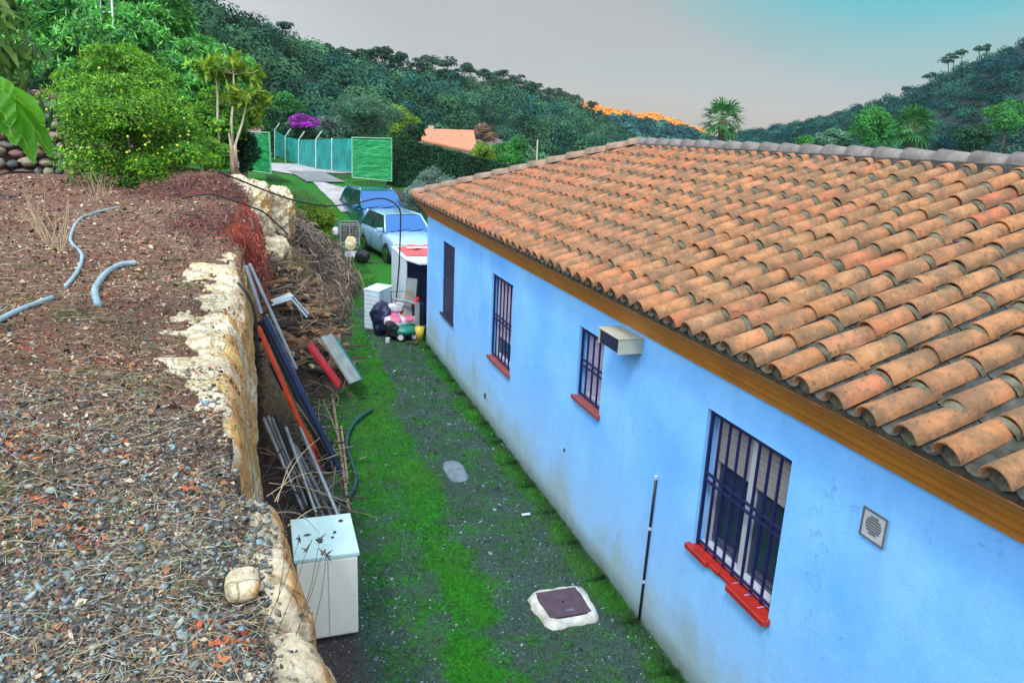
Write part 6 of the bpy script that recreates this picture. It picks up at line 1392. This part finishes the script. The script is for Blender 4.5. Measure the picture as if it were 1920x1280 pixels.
def spaced(P, dmin):
    keep = []; cell = {}
    for p_ in P:
        k = (int(p_[0]//dmin), int(p_[1]//dmin)); ok_ = True
        for a in (-1, 0, 1):
            for b in (-1, 0, 1):
                for q_ in cell.get((k[0]+a, k[1]+b), ()):
                    if (q_[0]-p_[0])**2+(q_[1]-p_[1])**2 < dmin*dmin: ok_ = False
        if ok_: cell.setdefault(k, []).append(p_); keep.append(p_)
    return np.array(keep)
def tinted(mat, cols):
    t = mat.node_tree; a = t.nodes.new('ShaderNodeAttribute'); a.attribute_name = 'tree'; c = ramp(t, a.outputs['Fac'], cols)
    for n_ in list(t.nodes):
        if n_.type in ('BSDF_PRINCIPLED', 'BSDF_TRANSLUCENT'):
            s_ = n_.inputs[0]; l_ = s_.links[0]; m_ = mixc(t, 1.0, l_.from_socket, c, 'MULTIPLY'); lk(t, m_, s_)
def hill(name, st, treeh, mat, nu=90, nt_=40, curve=.85, rough=1.2):
    st = np.array(st, float); u = np.linspace(0, len(st)-1, nu); col = lambda j: np.interp(u, np.arange(len(st)), st[:, j])
    px, py, Dt, Df, zf = [col(j) for j in range(5)]; tp = np.array([aty(a, b, c) for a, b, c in zip(px, py, Dt)]); tp[:, 2] -= treeh
    ft_ = np.array([aty(a, 240, c) for a, c in zip(px, Df)]); ft_[:, 2] = zf; rows = []
    tt = np.concatenate([np.linspace(0, 1, nt_), [1.1, 1.3, 1.8]])
    for t_ in tt:
        if t_ <= 1: q = ft_+(tp-ft_)*t_; q[:, 2] = ft_[:, 2]+(tp[:, 2]-ft_[:, 2])*t_**curve
        else: q = ft_+(tp-ft_)*t_; q[:, 2] = tp[:, 2]-(t_-1)*14
        rows.append(q)
    V = np.array(rows); nz = fbm(V.reshape(-1, 3), .04, 3).reshape(V.shape[:2])*rough; edge = (tt[:, None] < .97); V[..., 2] += nz*edge
    i = (np.arange(len(tt)-1)[:, None]*nu+np.arange(nu-1)[None]).ravel(); o = mesh_np(name, V.reshape(-1, 3), np.stack([i, i+1, i+nu+1, i+nu], 1), mat, None, True); tag(o, kind='structure')
    return V[:nt_+1]
def sample_hill(V, n, bias=1.0):
    nt__, nu, _ = V.shape; a = rng.random(n)**bias*(nt__-1.001); b = rng.random(n)*(nu-1.001); i, j = a.astype(int), b.astype(int); fa, fb = (a-i)[:, None], (b-j)[:, None]
    return (V[i, j]*(1-fa)+V[i+1, j]*fa)*(1-fb)+(V[i, j+1]*(1-fa)+V[i+1, j+1]*fa)*fb
M_hill = plain('dark_hillside', (0.006, 0.018, 0.016), .95, var=.5, scale=.2, bs=0)  # near-black green ground between the tree crowns
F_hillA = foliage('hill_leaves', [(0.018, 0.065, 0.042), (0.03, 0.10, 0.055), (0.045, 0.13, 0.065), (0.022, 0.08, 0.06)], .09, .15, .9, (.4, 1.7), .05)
F_hillB = foliage('blue_green_hill_leaves', [(0.006, 0.035, 0.045), (0.012, 0.065, 0.06), (0.025, 0.10, 0.06), (0.008, 0.045, 0.07)], .08, .15, .9, (.4, 1.7), .05)  # bluish shading of the slope put into the leaf colour
F_pine = foliage('pine_needles', [(0.015, 0.06, 0.035), (0.03, 0.10, 0.05), (0.045, 0.13, 0.06)], .3, .15)
F_far = foliage('sunset_tinted_scrub', [(0.85, 0.30, 0.0), (0.97, 0.42, 0.0), (0.66, 0.22, 0.0)], .03, .1, .8, (.7, 1.2))  # sunset light on the far hill, painted in as orange leaf colour
M_farg = plain('sunset_tinted_slope', (0.55, 0.22, 0.02), .95, var=.3, scale=.05, bs=0)  # ground below the scrub, with the same sunset light put into its colour
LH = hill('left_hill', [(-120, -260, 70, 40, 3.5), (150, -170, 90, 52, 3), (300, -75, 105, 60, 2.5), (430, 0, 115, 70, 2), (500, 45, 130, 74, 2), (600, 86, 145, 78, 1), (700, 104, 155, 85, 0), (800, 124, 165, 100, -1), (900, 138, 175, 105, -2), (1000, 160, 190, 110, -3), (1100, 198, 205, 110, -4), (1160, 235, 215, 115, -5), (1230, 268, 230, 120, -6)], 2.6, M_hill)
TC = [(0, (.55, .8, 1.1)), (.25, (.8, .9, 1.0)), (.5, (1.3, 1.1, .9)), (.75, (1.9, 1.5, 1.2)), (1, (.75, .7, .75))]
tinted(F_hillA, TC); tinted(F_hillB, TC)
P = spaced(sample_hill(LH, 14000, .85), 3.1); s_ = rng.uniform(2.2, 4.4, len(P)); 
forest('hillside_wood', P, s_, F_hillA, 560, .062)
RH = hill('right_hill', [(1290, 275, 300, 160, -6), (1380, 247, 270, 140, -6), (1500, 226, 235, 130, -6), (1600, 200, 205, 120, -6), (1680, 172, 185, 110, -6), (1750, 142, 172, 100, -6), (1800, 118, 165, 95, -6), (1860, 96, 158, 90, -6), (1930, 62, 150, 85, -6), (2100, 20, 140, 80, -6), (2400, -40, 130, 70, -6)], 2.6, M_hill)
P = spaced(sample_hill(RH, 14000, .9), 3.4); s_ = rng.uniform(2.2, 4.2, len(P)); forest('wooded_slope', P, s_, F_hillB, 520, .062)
FH2 = hill('middle_hill', [(1120, 215, 420, 260, -10), (1180, 218, 420, 260, -10), (1220, 226, 420, 260, -10), (1270, 234, 430, 260, -10), (1320, 248, 440, 260, -10), (1380, 268, 440, 260, -10)], 4, M_hill, 40, 20)
P = sample_hill(FH2, 420, .7); forest('middle_wood', P, rng.uniform(4, 7, len(P)), F_hillB, 90, .16)
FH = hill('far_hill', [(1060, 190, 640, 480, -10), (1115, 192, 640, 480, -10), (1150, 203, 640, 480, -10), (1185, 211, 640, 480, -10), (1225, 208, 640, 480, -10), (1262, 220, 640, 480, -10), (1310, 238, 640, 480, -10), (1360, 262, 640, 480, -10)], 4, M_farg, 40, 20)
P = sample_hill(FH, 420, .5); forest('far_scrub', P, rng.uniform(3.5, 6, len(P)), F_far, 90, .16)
# umbrella pines on the left ridge: trunks show against the sky
pin = [(498, 58, 34, 131), (535, 66, 36, 134), (585, 90, 70, 146), (612, 95, 84, 147), (640, 104, 90, 148), (668, 108, 96, 150), (700, 112, 84, 150), (724, 116, 76, 152), (752, 126, 96, 154), (785, 130, 98, 157), (812, 132, 96, 160), (842, 138, 100, 164), (872, 142, 108, 167), (905, 148, 118, 170), (940, 158, 124, 174), (975, 164, 138, 179), (1008, 176, 152, 184), (1040, 186, 164, 190), (1075, 198, 174, 196), (1110, 212, 186, 202), (1140, 228, 200, 208)]
def pine(px, yb, yt, Y, grp, lab, mat, wide=1.0, n=700):
    b, tp = V3(aty(px, yb+14, Y)), V3(aty(px, yt, Y)); tp = tp-V3((0, 0, (tp[2]-b[2])*.22)); h_ = tp[2]-b[2]; w_ = max(1.9, h_*.55)*wide*random.uniform(.7, 1.3); root = empty('pine_tree', tuple(b), lab, 'pine tree', grp)
    c = tp-V3((0, 0, w_*.28)); P_, Nn = crown_pts(n, 12, tuple(c), (w_, w_, w_*.55), .42, low=-.4); mesh_np('crown', leaves(P_, .42, .26, None, Nn, .6)-b, quads(n), mat, root)
    mb = MB(); m1 = (b+c)/2+V3((random.uniform(-.3, .3), 0, 0)); mb.tube([b-V3((0, 0, 1.5)), m1, c], [.16, .12, .06], 5)
    for q in range(4): a = q*1.6+random.random(); s0 = m1+(c-m1)*random.uniform(.3, .9); mb.tube([s0, s0+V3((cos(a)*w_*.5, sin(a)*w_*.5, w_*.3))], [.06, .02], 4)
    part('trunk', mb, M_bark2, root); return root
pin = sorted(pin+[(p_[0]+random.uniform(8, 20), p_[1]+6, p_[2]+random.uniform(8, 26), p_[3]+2) for p_ in pin if p_[0] > 560])[:38]
for ip, (px, yb, yt, Y) in enumerate(pin):
    pine(px+random.uniform(-4, 4), yb, yt+random.uniform(-6, 10), Y, 'pine trees along the left ridge', ORD[ip]+' umbrella pine from the left on the ridge of the left hill', F_pine)
for ip, (px, yb, yt, Y) in enumerate([(1790, 124, 92, 166), (1806, 116, 86, 164), (1838, 104, 82, 162), (1745, 148, 132, 172), (1780, 130, 100, 168), (1850, 100, 80, 158), (1700, 172, 158, 182)]):
    pine(px, yb, yt, Y, 'pine trees along the right ridge', 'small pine on the ridge of the right hill, '+['middle one of the close group', 'second in the close group', 'third in the close group', 'left of the close group', 'just left of the tallest one', 'nearest the right edge', 'apart on the lower ridge'][ip], F_pine, .9, 500)
# fan palms behind the ridge of the roof
F_palm = foliage('palm_fans', [(0.03, 0.13, 0.04), (0.06, 0.22, 0.06), (0.10, 0.30, 0.08)], .8, .25)
M_palmst = plain('palm_stalk', (.10, .20, .05), .7, bs=0)
def palm(px, py, Y, rr, lab, k=27):
    c = V3(aty(px, py, Y)); b = V3((c[0], Y, -5.0)); root = empty('palm_tree', tuple(b), lab, 'palm tree', 'fan palms beyond the roof')
    mb = MB(); mb.tube([b, b+(c-b)*.5+V3((.1, 0, 0)), c], [.3, .22, .2], 9); part('trunk', mb, M_bark2, root, True); fb = []; n_ = 17; st_ = MB()
    for i in range(k):
        a = i*2.399; el = -.9+2.2*((i+.5)/k); d = V3((cos(a)*cos(el), sin(a)*cos(el), sin(el))); fc = c+d*rr*.52; st_.tube([c, fc], [.03, .02], 4)
        sd = np.cross(d, V3((0, 0, 1.0))); sd /= np.linalg.norm(sd)+1e-9; up = np.cross(sd, d)
        for j in range(n_):
            th_ = -1.75+3.5*j/(n_-1); dd = d*cos(th_)+sd*sin(th_)+up*.12*rng.normal(); dd /= np.linalg.norm(dd); Ln = rr*.66*(1-.14*abs(th_)); tip = fc+dd*Ln+V3((0, 0, -Ln*.22)); mid = fc+dd*Ln*.55; wv_ = np.cross(dd, up); wv_ /= np.linalg.norm(wv_)+1e-9; fb.append([fc, mid+wv_*.06*rr/1.6, tip, mid-wv_*.045*rr/1.6])
    part('leaf_stalks', st_, M_palmst, root); V = np.array(fb).reshape(-1, 3); mesh_np('fronds', V-b, quads(len(V)//4), F_palm, root)
palm(1355, 226, 40, 1.45, 'fan palm standing dark against the sky above the roof ridge'); palm(1712, 240, 34, 1.35, 'broad fan palm in front of the right hill', 34)
for (px, py, Y, rd_, lab, mt) in [(1640, 245, 60, (2.6, 2.2, 2.6), 'rounded green tree left of the broad fan palm', F_mid), (1560, 262, 60, (1.6, 1.5, 1.3), 'low dark tree by the roof ridge, middle of the slope', F_silver), (1890, 225, 62, (2.4, 2.2, 2.2), 'bright green tree at the right edge above the roof', F_mid), (1820, 262, 58, (2.4, 2, 1.5), 'dark tree just above the roof ridge on the right', F_dark), (1510, 272, 58, (.8, .8, .9), 'small bright conifer poking over the roof ridge', F_mid)]:
    c = aty(px, py, Y); tree('broadleaf_tree', lab, 'tree', (c[0], Y, -5), tuple(c), rd_, 6500, .24, mt, 'trees beyond the roof', 22, .38, 0, .18, .45)

# ------------------------------------------------------------------ air: a closed box of thin even haze round the place
hz_ = MB(); hx0, hx1, hy0, hy1, hz0, hz1 = -900, 1200, -150, 1500, -60, 130
hz_.add([(hx0, hy0, hz0), (hx1, hy0, hz0), (hx1, hy1, hz0), (hx0, hy1, hz0), (hx0, hy0, hz1), (hx1, hy0, hz1), (hx1, hy1, hz1), (hx0, hy1, hz1)], [(0, 3, 2, 1), (4, 5, 6, 7), (0, 1, 5, 4), (1, 2, 6, 5), (2, 3, 7, 6), (3, 0, 4, 7)])
m = bpy.data.materials.new('haze_air'); m.use_nodes = True; t = m.node_tree; t.nodes.clear()
v_ = t.nodes.new('ShaderNodeVolumePrincipled'); v_.inputs['Color'].default_value = (.62, .85, 1.0, 1); v_.inputs['Density'].default_value = .00016; v_.inputs['Anisotropy'].default_value = .2
o_ = t.nodes.new('ShaderNodeOutputMaterial'); lk(t, v_.outputs[0], o_.inputs['Volume'])
hzo = hz_.build('haze', m); tag(hzo, kind='stuff'); S.cycles.volume_bounces = 0; S.cycles.volume_step_rate = 10
